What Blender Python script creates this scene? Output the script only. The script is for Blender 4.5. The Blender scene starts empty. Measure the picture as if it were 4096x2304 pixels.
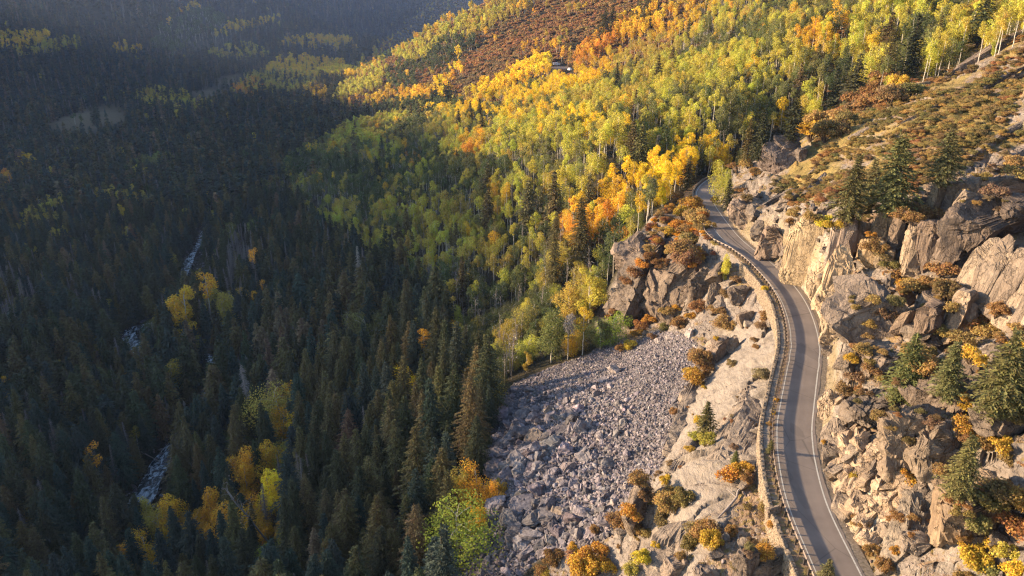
import bpy, math, random, time
import numpy as np
T0 = time.time()
R = math.radians
scene = bpy.context.scene
COL = scene.collection
rng = np.random.default_rng(11)
random.seed(5)

# ------------------------------------------------------------------ camera, sky, sun, exposure
CAM_H = 70.0
PITCH = R(22.0)
FPX = 2925.0                       # focal length in pixels of the 4096 px wide photograph
cam_data = bpy.data.cameras.new('camera')
cam_data.sensor_width = 36.0
cam_data.lens = 36.0 * FPX / 4096.0
cam_data.clip_start = 1.0
cam_data.clip_end = 30000.0
cam = bpy.data.objects.new('camera', cam_data)
cam.location = (0, 0, CAM_H)
cam.rotation_euler = (R(90) - PITCH, 0, 0)
COL.objects.link(cam)
scene.camera = cam

SUN_EL = R(12.5)
HAZE = 3.8e-5
SUN_DIR = np.array([-1.0, 0.17, 0.0]); SUN_DIR /= np.linalg.norm(SUN_DIR)      # towards the sun, on the ground
world = bpy.data.worlds.new('World'); scene.world = world
world.use_nodes = True
wn = world.node_tree.nodes; wl = world.node_tree.links
for n in list(wn): wn.remove(n)
sky = wn.new('ShaderNodeTexSky'); sky.sky_type = 'NISHITA'; sky.sun_disc = False
sky.sun_elevation = SUN_EL
sky.sun_rotation = math.atan2(SUN_DIR[0], SUN_DIR[1])
sky.air_density = 1.0; sky.dust_density = 2.5; sky.ozone_density = .6; sky.altitude = 2500
bg = wn.new('ShaderNodeBackground'); bg.inputs['Strength'].default_value = 0.135
wo = wn.new('ShaderNodeOutputWorld')
wl.new(sky.outputs[0], bg.inputs[0]); wl.new(bg.outputs[0], wo.inputs[0])
sun_d = bpy.data.lights.new('sun', 'SUN'); sun_d.energy = 4.9; sun_d.angle = R(1.5)
sun_d.color = (1.0, 0.75, 0.48)
sun = bpy.data.objects.new('sun', sun_d); COL.objects.link(sun)
sun.location = (-300, 100, 400)
from mathutils import Vector
sd = Vector((SUN_DIR[0] * math.cos(SUN_EL), SUN_DIR[1] * math.cos(SUN_EL), math.sin(SUN_EL)))
sun.rotation_euler = sd.to_track_quat('Z', 'Y').to_euler()
scene.view_settings.view_transform = 'Standard'
scene.view_settings.look = 'None'
scene.view_settings.exposure = 1.82
scene.view_settings.gamma = 1.0
scene.view_settings.use_curve_mapping = False
scene.cycles.use_denoising = True
scene.cycles.denoising_prefilter = 'NONE'
scene.cycles.pixel_filter_type = 'BLACKMAN_HARRIS'
scene.cycles.filter_width = 1.3
scene.cycles.sample_clamp_indirect = 4.0
scene.cycles.max_bounces = 5
scene.cycles.diffuse_bounces = 3
scene.cycles.glossy_bounces = 1
scene.cycles.transmission_bounces = 3
scene.cycles.volume_bounces = 0
scene.cycles.transparent_max_bounces = 4

# ------------------------------------------------------------------ small helpers
ct, st = math.cos(PITCH), math.sin(PITCH)
def P(px, py, d):
    """point at depth d on the line of sight through photograph pixel (px, py)"""
    u = (px - 2048) / FPX; v = (1152 - py) / FPX
    return (u * d, d * (ct + v * st), CAM_H + d * (-st + v * ct))
def Pz(px, py, z):
    v = (1152 - py) / FPX
    return P(px, py, (CAM_H - z) / (st - v * ct))
def proj(x, y, z):
    x = np.asarray(x, float); y = np.asarray(y, float); z = np.asarray(z, float) - CAM_H
    d = y * ct - z * st
    vv = y * st + z * ct
    d = np.where(d > 1, d, 1)
    return 2048 + FPX * x / d, 1152 - FPX * vv / d, d

def sstep(a, b, x):
    t = np.clip((x - a) / (b - a), 0, 1)
    return t * t * (3 - 2 * t)

def _hash(ix, iy, s):
    n = (ix.astype(np.int64) * 374761393 + iy.astype(np.int64) * 668265263 + s * 974711) & 0x7fffffff
    n = ((n ^ (n >> 13)) * 1274126177) & 0x7fffffff
    n = ((n ^ (n >> 16)) * 1103515245 + 12345) & 0x7fffffff
    return ((n >> 7) & 0xffff) / 65535.0
def vnoise(x, y, s=0):
    ix = np.floor(x).astype(np.int64); iy = np.floor(y).astype(np.int64)
    fx = x - ix; fy = y - iy
    fx = fx * fx * (3 - 2 * fx); fy = fy * fy * (3 - 2 * fy)
    a = _hash(ix, iy, s); b = _hash(ix + 1, iy, s); c = _hash(ix, iy + 1, s); d = _hash(ix + 1, iy + 1, s)
    return (a + (b - a) * fx) * (1 - fy) + (c + (d - c) * fx) * fy
def fbm(x, y, o=4, s=0):
    r = 0; a = .5; t = 0
    for i in range(o):
        r = r + a * vnoise(x, y, s + i * 17); t += a
        a *= .5; x = x * 2.03 + 7.1; y = y * 2.03 - 3.7
    return r / t - .5
def facet(x, y, cell, s, tilt=.5, jump=.5, rot=0.0, stretch=1.0):
    """planar facets with steps between them: broken rock"""
    c, k = math.cos(rot), math.sin(rot)
    X = (x * c + y * k) / cell; Y = (-x * k + y * c) / (cell * stretch)
    ix = np.floor(X).astype(np.int64); iy = np.floor(Y).astype(np.int64)
    best = np.full(X.shape, 9.0); out = np.zeros(X.shape)
    for dx in (-1, 0, 1):
        for dy in (-1, 0, 1):
            jx = ix + dx; jy = iy + dy
            cx = jx + .15 + .7 * _hash(jx, jy, s); cy = jy + .15 + .7 * _hash(jx, jy, s + 1)
            ex = X - cx; ey = Y - cy
            d = ex * ex + ey * ey
            h = jump * (_hash(jx, jy, s + 2) - .5) + tilt * ((_hash(jx, jy, s + 3) - .5) * ex + (_hash(jx, jy, s + 4) - .5) * ey) * 2
            m = d < best
            best = np.where(m, d, best); out = np.where(m, h, out)
    return out * cell
def in_poly(px, py, poly):
    px = np.asarray(px); py = np.asarray(py)
    r = np.zeros(px.shape, bool)
    n = len(poly)
    for i in range(n):
        x1, y1 = poly[i]; x2, y2 = poly[(i + 1) % n]
        if y1 == y2: continue
        c = ((y1 > py) != (y2 > py)) & (px < (x2 - x1) * (py - y1) / (y2 - y1) + x1)
        r ^= c
    return r

def mesh_from(name, V, F, mats=(), mi=None, smooth=False):
    """V (n,3); F list of int arrays (m,3) and/or (m,4)"""
    me = bpy.data.meshes.new(name)
    if not isinstance(F, (list, tuple)): F = [F]
    F = [np.asarray(f, np.int32) for f in F if len(f)]
    V = np.asarray(V, np.float32)
    me.vertices.add(len(V)); me.vertices.foreach_set('co', V.ravel())
    loops = np.concatenate([f.ravel() for f in F])
    sizes = np.concatenate([np.full(len(f), f.shape[1], np.int32) for f in F])
    me.loops.add(len(loops)); me.loops.foreach_set('vertex_index', loops)
    me.polygons.add(len(sizes))
    me.polygons.foreach_set('loop_start', np.concatenate([[0], np.cumsum(sizes)[:-1]]).astype(np.int32))
    for m in mats: me.materials.append(m)
    if mi is not None: me.polygons.foreach_set('material_index', np.asarray(mi, np.int32))
    me.update(calc_edges=True)
    if smooth: me.polygons.foreach_set('use_smooth', np.ones(len(sizes), bool))
    else: me.polygons.foreach_set('use_smooth', np.zeros(len(sizes), bool))
    return me
def link(name, me, parent=None, **props):
    o = bpy.data.objects.new(name, me); COL.objects.link(o)
    if parent is not None: o.parent = parent
    for k, v in props.items(): o[k] = v
    return o
def empty(name, loc, **props):
    o = bpy.data.objects.new(name, None); COL.objects.link(o); o.location = loc
    o.empty_display_size = .5
    for k, v in props.items(): o[k] = v
    return o

# ------------------------------------------------------------------ the road's centre line (plan, metres)
RC = np.array([(38.5, 20, 0), (40.0, 40, 0), (41.2, 58, 0), (42.4, 73.8, 0), (43.7, 89, 0), (47.7, 105, 0), (53, 118, 0), (59.5, 132.5, 0), (63.3, 142, 0),
               (67.4, 157, 0), (69.7, 173, 0), (69.6, 192, 0), (68.2, 202, 0), (67.2, 214.6, 0), (67.6, 228, 0), (68.4, 242, 0),
               (69.2, 252, 0), (71.6, 266, 0), (75.4, 277, 0), (82.5, 290, 0), (94.0, 303, 0), (108, 318, 0), (122, 338, 0)], float)
def catmull(Pn, step=1.0):
    out = []
    Q = np.vstack([2 * Pn[0] - Pn[1], Pn, 2 * Pn[-1] - Pn[-2]])
    for i in range(1, len(Q) - 2):
        p0, p1, p2, p3 = Q[i - 1], Q[i], Q[i + 1], Q[i + 2]
        n = max(2, int(np.linalg.norm(p2 - p1) / step))
        for k in range(n):
            t = k / n
            out.append(.5 * ((2 * p1) + (p2 - p0) * t + (2 * p0 - 5 * p1 + 4 * p2 - p3) * t * t + (3 * p1 - p0 - 3 * p2 + p3) * t ** 3))
    out.append(Q[-2])
    return np.array(out)
RD = catmull(RC, 1.0)
RD[:, 0] = np.convolve(np.pad(RD[:, 0], 4, mode='edge'), np.ones(9) / 9, 'valid')
ry = np.concatenate([[0], RD[:, 1], [380, 500, 900, 12000]])
rx = np.concatenate([[38], RD[:, 0], [140, 165, 240, 800]])
HALF = 2.95
def side_of(x, y):
    xr = np.interp(y, ry, rx)
    sl = (np.interp(y + 3, ry, rx) - np.interp(y - 3, ry, rx)) / 6
    return (x - xr) / np.sqrt(1 + sl * sl)

# ------------------------------------------------------------------ terrain control points
def TPS(pts, lam=1e-4):
    p = np.array(pts, float)
    A = np.arcsinh(1.5 * p[:, 0] / (p[:, 1] + 30)); B = np.log(p[:, 1] + 30)
    n = len(p)
    r2 = (A[:, None] - A[None]) ** 2 + (B[:, None] - B[None]) ** 2
    K = .5 * r2 * np.log(r2 + 1e-12) + lam * np.eye(n)
    Q = np.c_[np.ones(n), A, B]
    M = np.block([[K, Q], [Q.T, np.zeros((3, 3))]])
    w = np.linalg.solve(M, np.r_[p[:, 2], 0, 0, 0])
    def f(x, y):
        a = np.arcsinh(1.5 * x / (y + 30)).ravel(); b = np.log(y + 30).ravel()
        out = np.empty(a.size)
        for i in range(0, a.size, 60000):
            aa = a[i:i + 60000]; bb = b[i:i + 60000]
            r = (aa[:, None] - A[None]) ** 2 + (bb[:, None] - B[None]) ** 2
            out[i:i + 60000] = (.5 * r * np.log(r + 1e-12)) @ w[:n] + w[n] + w[n + 1] * aa + w[n + 2] * bb
        return out.reshape(x.shape)
    return f
FAR = [Pz(*a) for a in [(900, 420, -105), (1200, 330, -100), (1100, 230, -97), (1450, 470, -92), (1300, 450, -100), (700, 480, -106)]]
FAR += [P(*a) for a in [(1390, 330, 1350), (1700, 150, 1250), (2000, 0, 1150), (1900, 220, 950), (1650, 330, 1050), (2250, 300, 700), (2000, 450, 620), (1800, 480, 700), (2500, 100, 800), (3000, 0, 650),
                        (3500, 0, 460), (4096, 0, 330), (2900, 300, 430), (2600, 450, 420), (3300, 200, 370), (3640, 300, 290), (3800, 310, 280), (3700, 150, 340), (2900, 500, 345),
                        (0, 0, 1500), (0, 200, 1300), (400, 0, 1900), (400, 200, 1650), (650, 0, 2100), (900, 90, 2300), (1200, 165, 2400), (800, 250, 1700), (1300, 100, 3300), (1900, 20, 3800), (1300, 0, 3900), (0, 400, 1150), (300, 330, 1350)]]
FAR += [(-149, 1520, -60), (-19, 1450, -5), (-250, 1650, -95), (-300, 2000, -95), (-100, 2300, -80), (150, 1300, 110), (400, 1300, 260), (150, 2200, 60), (500, 2400, 300),
        (300, 260, 120), (400, 450, 160), (600, 700, 270), (900, 1300, 420), (260, 150, 110), (1500, 800, 600), (0, 3400, -50), (600, 5000, 350), (-500, 6000, 420), (-2500, 6500, 700), (2500, 6000, 800), (-1200, 4300, 260),
        (-1100, 2900, 60), (-1400, 3400, 260), (-700, 8500, 700), (4000, 3000, 900),
        # the mountain west of the valley, outside the frame: its crest throws the shade
        (-500, 350, -95), (-520, 150, -90), (-800, 300, 20), (-850, 700, -30), (-900, 950, -50), (-1100, 400, 130), (-1400, 240, 272), (-1400, 390, 279), (-1400, 610, 296), (-1400, 830, 277),
        (-1400, 1200, 200), (-1400, 1577, 165), (-1900, 1660, 235), (-1700, 2100, 250), (-2000, 2600, 380), (-1900, 900, 300), (-2000, 300, 300), (-900, 60, 40), (-1400, 60, 262), (-3000, 1500, 350), (-3000, 300, 350)]
LEFT = FAR + [Pz(*a) for a in [(480, 2250, -111), (560, 1900, -110), (0, 2304, -98), (0, 1800, -97), (0, 1200, -102), (0, 800, -105), (300, 1500, -109), (500, 1000, -109), (300, 700, -108), (350, 470, -108), (200, 430, -106),
                               (880, 1500, -109), (800, 1000, -108), (1000, 700, -106), (1100, 1000, -104), (1250, 700, -98), (1500, 700, -72), (1500, 1000, -80), (1300, 1400, -96), (1100, 1700, -98), (900, 2000, -100), (900, 2304, -98), (1300, 2000, -84),
                               (1400, 2304, -67), (1650, 2304, -56), (1650, 1900, -62), (1800, 1600, -57), (1800, 1300, -62), (1800, 1000, -57), (1850, 2250, -44), (2000, 2000, -37), (2100, 1750, -37), (2000, 1600, -42), (2300, 1600, -31), (2600, 1500, -22), (2450, 1340, -33),
                               (2300, 1950, -29), (2400, 1250, -40), (2200, 1100, -40), (2200, 1300, -42), (2000, 900, -38), (2400, 900, -24), (2400, 700, -6), (2250, 750, -16), (2200, 600, -8), (2700, 600, 1), (2600, 750, -6), (1800, 750, -42), (2300, 2200, -26), (2500, 2250, -22), (2150, 2304, -32)]]
LEFT += [(20, 285, -26), (32, 262, -29), (40, 275, -22), (50, 290, -12), (30, 245, -34), (-250, 120, -98), (-120, 80, -80), (-60, 50, -55), (-20, 30, -28), (10, 20, -12), (-60, 100, -62), (-20, 75, -38),
         (62, 268, -3), (64, 285, -4), (72, 295, -4), (85, 305, -3), (98, 318, -3), (120, 345, 2), (125, 360, 8), (56, 282, -8)]
# slabs and slopes just below the road, and the crag
LEFT += [Pz(*a) for a in [(2750, 1900, -8), (2620, 1900, -17), (2650, 2200, -14), (2800, 2200, -7), (2860, 2280, -6), (2950, 2100, -5), (3050, 2000, -3.5), (3050, 1800, -3), (2950, 1700, -6), (2800, 1650, -14), (2700, 1750, -19),
                          (3000, 1500, -6), (2850, 1450, -15), (2900, 1330, -14), (3050, 1350, -6), (2950, 1150, -4), (2820, 1200, -11), (2700, 1280, -22), (2600, 1330, -28), (3050, 2250, -4.5), (2520, 2150, -19)]]
LEFT += [(61, 245, -1.5), (60, 235, -2.5), (61, 222, -2.5), (58, 255, -2), (54, 240, -3.5), (49, 238, -7), (44, 243, -8), (40, 240, -13), (36, 238, -20), (31, 236, -29), (52, 262, -6), (57, 270, -5),
         (48, 229, -12), (52, 222, -10), (57, 212, -7), (40, 228, -24), (35, 226, -31), (47, 221, -22), (53, 211, -18), (63, 205, -2.5), (30, 255, -33)]
RIGHT = FAR + [P(*a) for a in [(3150, 870, 192), (3500, 850, 175), (3750, 850, 165), (4000, 800, 165), (3500, 1150, 156), (3800, 1150, 141), (4096, 1200, 130), (3800, 1500, 116), (4096, 1600, 100),
                               (3700, 1900, 98), (4000, 2000, 86), (4096, 2304, 70), (3600, 2100, 97), (3700, 2304, 86), (3400, 600, 225), (3100, 650, 262), (3600, 500, 220), (3900, 400, 215), (4096, 300, 222),
                               (4096, 130, 250), (4096, 600, 180), (3400, 1500, 129), (3420, 1750, 114), (3000, 800, 235), (3150, 780, 225), (3330, 760, 205), (4000, 1000, 143), (3350, 1250, 160)]]
RIGHT += [(60, 40, 14), (80, 60, 35), (55, 20, 12), (110, 40, 60), (85, 275, 5), (92, 285, 5), (84, 255, 7), (110, 310, 4), (120, 318, 8), (128, 335, 6), (150, 90, 60), (170, 30, 90),
          (52, 72, 6.5), (50, 60, 7), (160, 200, 60)]
fL = TPS(LEFT); fR = TPS(RIGHT)

# ------------------------------------------------------------------ terrain grid: a fan with the camera's ground point at its apex, finer where the rock is near
tl = -np.geomspace(1.0, 8.0, 46)[::-1]
TC = np.concatenate([tl, np.linspace(-1.0, -.14, 150)[1:], np.linspace(-.14, .92, 600)[1:], np.geomspace(.92, 3.2, 26)[1:]])
YR = np.exp(np.concatenate([np.linspace(math.log(12), math.log(62), 34), np.linspace(math.log(62), math.log(345), 580)[1:], np.linspace(math.log(345), math.log(9500), 170)[1:]]))
NC, NR = len(TC), len(YR)
GT, GY = np.meshgrid(TC, YR)
GX = GT * GY
side = side_of(GX, GY)
wfar = sstep(300, 345, GY)
zl = fL(GX, GY); zr_ = fR(GX, GY)
GXP, GYP, GD = proj(GX, GY, np.where(side > 0, zr_, zl))      # rough picture position of each ground point

TALUS = [(2450, 1345), (2560, 1365), (2620, 1325), (2720, 1330), (2790, 1370), (2800, 1450), (2770, 1540), (2720, 1590), (2700, 1680), (2690, 1760), (2640, 1870), (2580, 1960), (2480, 2080), (2420, 2160), (2300, 2200), (2150, 2240), (2060, 2330), (1700, 2420), (1850, 2230), (1930, 2060), (1965, 1900), (1960, 1750), (1990, 1600), (2060, 1530), (2200, 1470), (2350, 1420)]
SLAB = [(2830, 1350), (2930, 1300), (3140, 1330), (3160, 1420), (3120, 1650), (3085, 1800), (3090, 1840), (2960, 1880), (2950, 2000), (2900, 2120), (2860, 2200), (2700, 2330), (2520, 2400), (2560, 2200), (2620, 2150), (2650, 2040), (2640, 1980), (2650, 1850), (2700, 1680), (2800, 1540)]
SLAB2 = [(2540, 2070), (2640, 1950), (2690, 1960), (2600, 2110)]
CRAG = [(2770, 800), (2700, 815), (2620, 850), (2550, 950), (2480, 1080), (2380, 1270), (2390, 1370), (2480, 1345), (2600, 1310), (2700, 1260), (2780, 1200), (2850, 1090), (2870, 980), (2800, 900)]
FRESH = [(3080, 1120), (3120, 850), (3330, 930), (3400, 830), (3460, 900), (3400, 1100), (3330, 1250), (3330, 1330), (3290, 1600), (3500, 1750), (3640, 1830), (3680, 1990), (3590, 2060), (3480, 2200), (3390, 2130), (3280, 1780), (3260, 1600), (3280, 1400), (3240, 1280)]
BRUSH = [(3080, 690), (3080, 470), (3400, 420), (3700, 220), (4096, 60), (4096, 560), (3900, 640), (3700, 760), (3450, 780), (3200, 830)]
m_talus = in_poly(GXP, GYP, TALUS) & (side < -4) & (GY < 330)
m_slab = (in_poly(GXP, GYP, SLAB) | in_poly(GXP, GYP, SLAB2)) & (side < -4) & (GY < 200)
m_crag = in_poly(GXP, GYP, CRAG) & (side < -4) & (GY < 300)
m_rock_r = (side > 3.5) & (GY < 345)
m_fresh = in_poly(GXP, GYP, FRESH) & m_rock_r
m_brush = in_poly(GXP, GYP, BRUSH) & m_rock_r
def blur(m, n=3):
    a = m.astype(float)
    for _ in range(n):
        a[1:-1, 1:-1] = (a[1:-1, 1:-1] * 4 + a[:-2, 1:-1] + a[2:, 1:-1] + a[1:-1, :-2] + a[1:-1, 2:]) / 8
    return a
w_talus = blur(m_talus, 6); w_slab = blur(m_slab, 6); w_crag = blur(m_crag, 6); w_fresh = blur(m_fresh, 10); w_brush = blur(m_brush, 12)
w_rock = np.clip(blur(m_rock_r, 4), 0, 1)
w_soil_l = blur((side < -4.5) & (side > -45) & (GY < 300) & (GY > 30) & ~m_talus & ~m_slab & ~m_crag & in_poly(GXP, GYP, [(2450, 1400), (2700, 1250), (2900, 1000), (3000, 1000), (3200, 1400), (3200, 2500), (2000, 2500), (2300, 2150), (2700, 1700)]), 4)

MEADOW = [[(190, 500), (330, 440), (480, 415), (510, 470), (400, 515), (220, 535)], [(745, 372), (860, 350), (890, 378), (780, 395)], [(840, 320), (960, 290), (990, 330), (880, 348)]]
nearm = GY < 420
def at(mask, fn):
    out = np.zeros(GX.shape); m = mask
    out[m] = fn(GX[m], GY[m]); return out
big = at(nearm, lambda x, y: fbm(x / 22, y / 22, 4, 3))
fine = at(nearm, lambda x, y: fbm(x / 2.2, y / 2.2, 4, 9))
rk = (side > 3) & nearm
warp = at(nearm, lambda x, y: fbm(x / 6, y / 6, 3, 31))
f1 = at(rk, lambda x, y: facet(x + 6 * fbm(x / 9, y / 9, 3, 5), y + 6 * fbm(x / 9, y / 9, 3, 6), 7.5, 40, .85, .55, .5, 1.7))
f2 = at(rk, lambda x, y: facet(x + 2 * fbm(x / 3, y / 3, 2, 7), y, 2.6, 50, .9, .6, .35, 1.6))
f3 = at(rk, lambda x, y: facet(x, y, 1.0, 60, 1.0, .7, .7, 1.4))
zr_ = zr_ + w_rock * (f1 * (.55 - .3 * w_brush) + f2 * (.42 + .25 * w_fresh - .3 * w_brush) + f3 * (.16 + .3 * w_fresh - .1 * w_brush)) * (1 - wfar)
zr_ += np.where(nearm, big * 5.0 * (1 - wfar) * sstep(6, 16, side), 0)
lf = (side < -3) & (side > -60) & (GY < 330) & (GY > 40)
g1 = at(lf, lambda x, y: facet(x + 4 * fbm(x / 7, y / 7, 3, 15), y + 4 * fbm(x / 7, y / 7, 3, 16), 7, 70, .7, .4, 1.2, 2.4))
g2 = at(lf, lambda x, y: facet(x + 2 * fbm(x / 3, y / 3, 2, 17), y, 2.0, 80, .9, .6, 1.1, 1.9))
g3 = at(lf, lambda x, y: facet(x, y, .8, 90, 1.0, .8, .4, 1.3))
streak = at(lf, lambda x, y: fbm((x * .75 + y * .66) / 1.3, (-x * .66 + y * .75) / 9, 4, 95)) * 1.5
zl = zl + w_crag * (g1 * .5 + g2 * .3 + fine * 1.2) + w_slab * (g1 * .4 + fine * .4 + streak * .8) + w_soil_l * (g2 * .38 + g3 * .25 + g1 * .15 + fine * .5) + w_talus * (g2 * .15 + fine * .8)
zl += np.where((GY > 300) | (side < -60), at(np.ones_like(nearm), lambda x, y: fbm(x / 60, y / 60, 4, 23)) * np.clip(GY / 40, 0, 60) * .45, 0)
big_far = at(GY > 1200, lambda x, y: fbm(x / 500, y / 500, 5, 71)) * sstep(1500, 3000, GY) * 160
zl += big_far; zr_ += big_far

# corridor: bench of the road, cut on the uphill side, wall or bank on the downhill side
wr = sstep(4.3 + .0 * GY, 6.3 + 1.6 * at(rk, lambda x, y: fbm(x / 3, y / 3, 2, 44) + .3), side)
zr_c = -.16 + (zr_ + .16) * wr + np.where(side > 3.2, fine * .25 * (1 - wr), 0)
WALLD = lambda y: np.interp(y, [0, 84, 108, 122, 150, 160, 188, 197, 205, 230, 240, 290, 300], [2.6, 2.6, 1.7, 1.0, 1.1, 2.6, 3.2, 1.5, 1.3, 1.3, 1.6, 1.6, 1.0])
EDGE_W = np.interp(GY, [0, 198, 206, 214, 222, 232, 240, 400], [5.0, 4.9, 5.6, 7.9, 7.5, 4.6, 3.7, 3.7])   # where the pull-out widens the bench
wlft = sstep(EDGE_W + .1, EDGE_W + .55, -side)
zl_c = -.16 + (np.minimum(zl, -WALLD(GY) - .35 * np.clip(-side - EDGE_W - .8, 0, 5)) * (GY < 330) + zl * (GY >= 330) + .16) * wlft
near_z = np.where(side > 0, zr_c, zl_c)
wb = sstep(-30, 30, side)
far_z = zl * (1 - wb) + zr_ * wb
GZ = near_z * (1 - wfar) + far_z * wfar

GZ = np.minimum(GZ, 299)
# river bed
RIV = np.array([Pz(*a)[:2] for a in [(250, 2420, -111), (360, 2290, -111), (455, 2170, -111), (560, 2010, -110), (640, 1860, -110), (760, 1700, -110), (880, 1510, -110), (830, 1440, -110), (640, 1420, -110), (550, 1390, -109.5), (520, 1320, -109.5), (640, 1280, -109.5), (720, 1180, -109), (745, 1060, -109), (800, 960, -109), (830, 900, -108.5)]])
RIVP = catmull(np.c_[RIV, np.zeros(len(RIV))], 4.0)[:, :2]
def river_dist(x, y):
    x = np.asarray(x, float); y = np.asarray(y, float)
    out = np.full(x.shape, 1e9)
    for q in RIVP: out = np.minimum(out, (x - q[0]) ** 2 + (y - q[1]) ** 2)
    return np.sqrt(out)
rm = (GX < 0) & (GX > -420) & (GY > 150) & (GY < 1000) & (GZ < -80)
rdst = np.full(GX.shape, 1e3); rdst[rm] = river_dist(GX[rm], GY[rm])
RIV_Z = -110.0
GZ = np.where(rdst < 30, GZ * sstep(6, 30, rdst) + (RIV_Z - 1.3 + .35 * np.clip(rdst - 5, 0, 99)) * (1 - sstep(6, 30, rdst)), GZ)

# ------------------------------------------------------------------ lookups on the grid
LY = np.log(YR)
def zat(x, y):
    x = np.atleast_1d(np.asarray(x, float)); y = np.atleast_1d(np.asarray(y, float))
    t = x / y
    j = np.clip(np.searchsorted(TC, t) - 1, 0, NC - 2); i = np.clip(np.searchsorted(YR, y) - 1, 0, NR - 2)
    a = np.clip((t - TC[j]) / (TC[j + 1] - TC[j]), 0, 1); b = np.clip((y - YR[i]) / (YR[i + 1] - YR[i]), 0, 1)
    return (GZ[i, j] * (1 - a) + GZ[i, j + 1] * a) * (1 - b) + (GZ[i + 1, j] * (1 - a) + GZ[i + 1, j + 1] * a) * b
SL = (GZ - CAM_H) / GY
CM = np.maximum.accumulate(SL, axis=0)
def ground(px, py):
    """where the line of sight through a pixel meets the ground"""
    u = (px - 2048) / FPX; v = (1152 - py) / FPX
    den = ct + v * st
    t = u / den; s = (-st + v * ct) / den
    j = int(np.clip(np.searchsorted(TC, t) - 1, 0, NC - 2))
    a = (t - TC[j]) / (TC[j + 1] - TC[j])
    c = SL[:, j] * (1 - a) + SL[:, j + 1] * a
    k = int(np.argmax(c >= s))
    if k == 0: k = NR - 1
    c0, c1 = c[k - 1], c[k]
    f = (s - c0) / (c1 - c0) if c1 != c0 else 0
    y = YR[k - 1] + (YR[k] - YR[k - 1]) * min(max(f, 0), 1)
    x = t * y
    return x, y, float(zat(x, y)[0])
def hidden(x, y, ztop):
    """True where everything up to ztop lies behind nearer ground"""
    t = x / y
    j = np.clip(np.searchsorted(TC, t) - 1, 0, NC - 2); i = np.clip(np.searchsorted(YR, y) - 2, 0, NR - 2)
    return (ztop - CAM_H) / y < CM[i, j] - .002
print('terrain', round(time.time() - T0, 1))
# ------------------------------------------------------------------ materials
def new_mat(name, rough=.9, spec=.2):
    m = bpy.data.materials.new(name); m.use_nodes = True
    nt = m.node_tree; b = nt.nodes['Principled BSDF']
    b.inputs['Roughness'].default_value = rough
    b.inputs['Specular IOR Level'].default_value = spec
    return m, nt, b
def N(nt, t, **kw):
    n = nt.nodes.new(t)
    for k, v in kw.items():
        if k.startswith('_'): setattr(n, k[1:], v)
        else: n.inputs[k.replace('__', ' ')].default_value = v
    return n
def noise(nt, co, scale, detail=5, rough=.6, dist=0.0):
    n = N(nt, 'ShaderNodeTexNoise', Scale=scale, Detail=detail, Roughness=rough, Distortion=dist)
    nt.links.new(co, n.inputs['Vector']); return n.outputs['Fac']
def ramp(nt, fac, stops):
    r = nt.nodes.new('ShaderNodeValToRGB'); e = r.color_ramp.elements
    while len(e) < len(stops): e.new(.5)
    for i, (p, c) in enumerate(stops):
        e[i].position = p; e[i].color = (*c, 1) if len(c) == 3 else c
    nt.links.new(fac, r.inputs[0]); return r.outputs[0]
def mix(nt, fac, a, b, mode='MIX'):
    n = nt.nodes.new('ShaderNodeMix'); n.data_type = 'RGBA'; n.blend_type = mode
    for s, v in ((n.inputs[0], fac), (n.inputs[6], a), (n.inputs[7], b)):
        if isinstance(v, (int, float)): s.default_value = v
        elif isinstance(v, tuple): s.default_value = (*v, 1)
        else: nt.links.new(v, s)
    return n.outputs[2]
def math_(nt, op, a, b=0.0, c=0.0):
    n = nt.nodes.new('ShaderNodeMath'); n.operation = op
    for s, v in zip(n.inputs, (a, b, c)):
        if isinstance(v, (int, float)): s.default_value = v
        else: nt.links.new(v, s)
    return n.outputs[0]
def bump(nt, b, h, strength=.6, dist=.3):
    n = nt.nodes.new('ShaderNodeBump'); n.inputs['Strength'].default_value = strength; n.inputs['Distance'].default_value = dist
    nt.links.new(h, n.inputs['Height']); nt.links.new(n.outputs[0], b.inputs['Normal'])
def coords(nt, scale=(1, 1, 1), rot=(0, 0, 0), world=True):
    if world: g = nt.nodes.new('ShaderNodeNewGeometry').outputs['Position']
    else: g = nt.nodes.new('ShaderNodeTexCoord').outputs['Object']
    m = nt.nodes.new('ShaderNodeMapping'); m.inputs['Scale'].default_value = scale; m.inputs['Rotation'].default_value = rot
    nt.links.new(g, m.inputs[0]); return m.outputs[0]
def attr(nt, name, kind='GEOMETRY'):
    a = nt.nodes.new('ShaderNodeAttribute'); a.attribute_name = name; a.attribute_type = kind; return a

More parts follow.
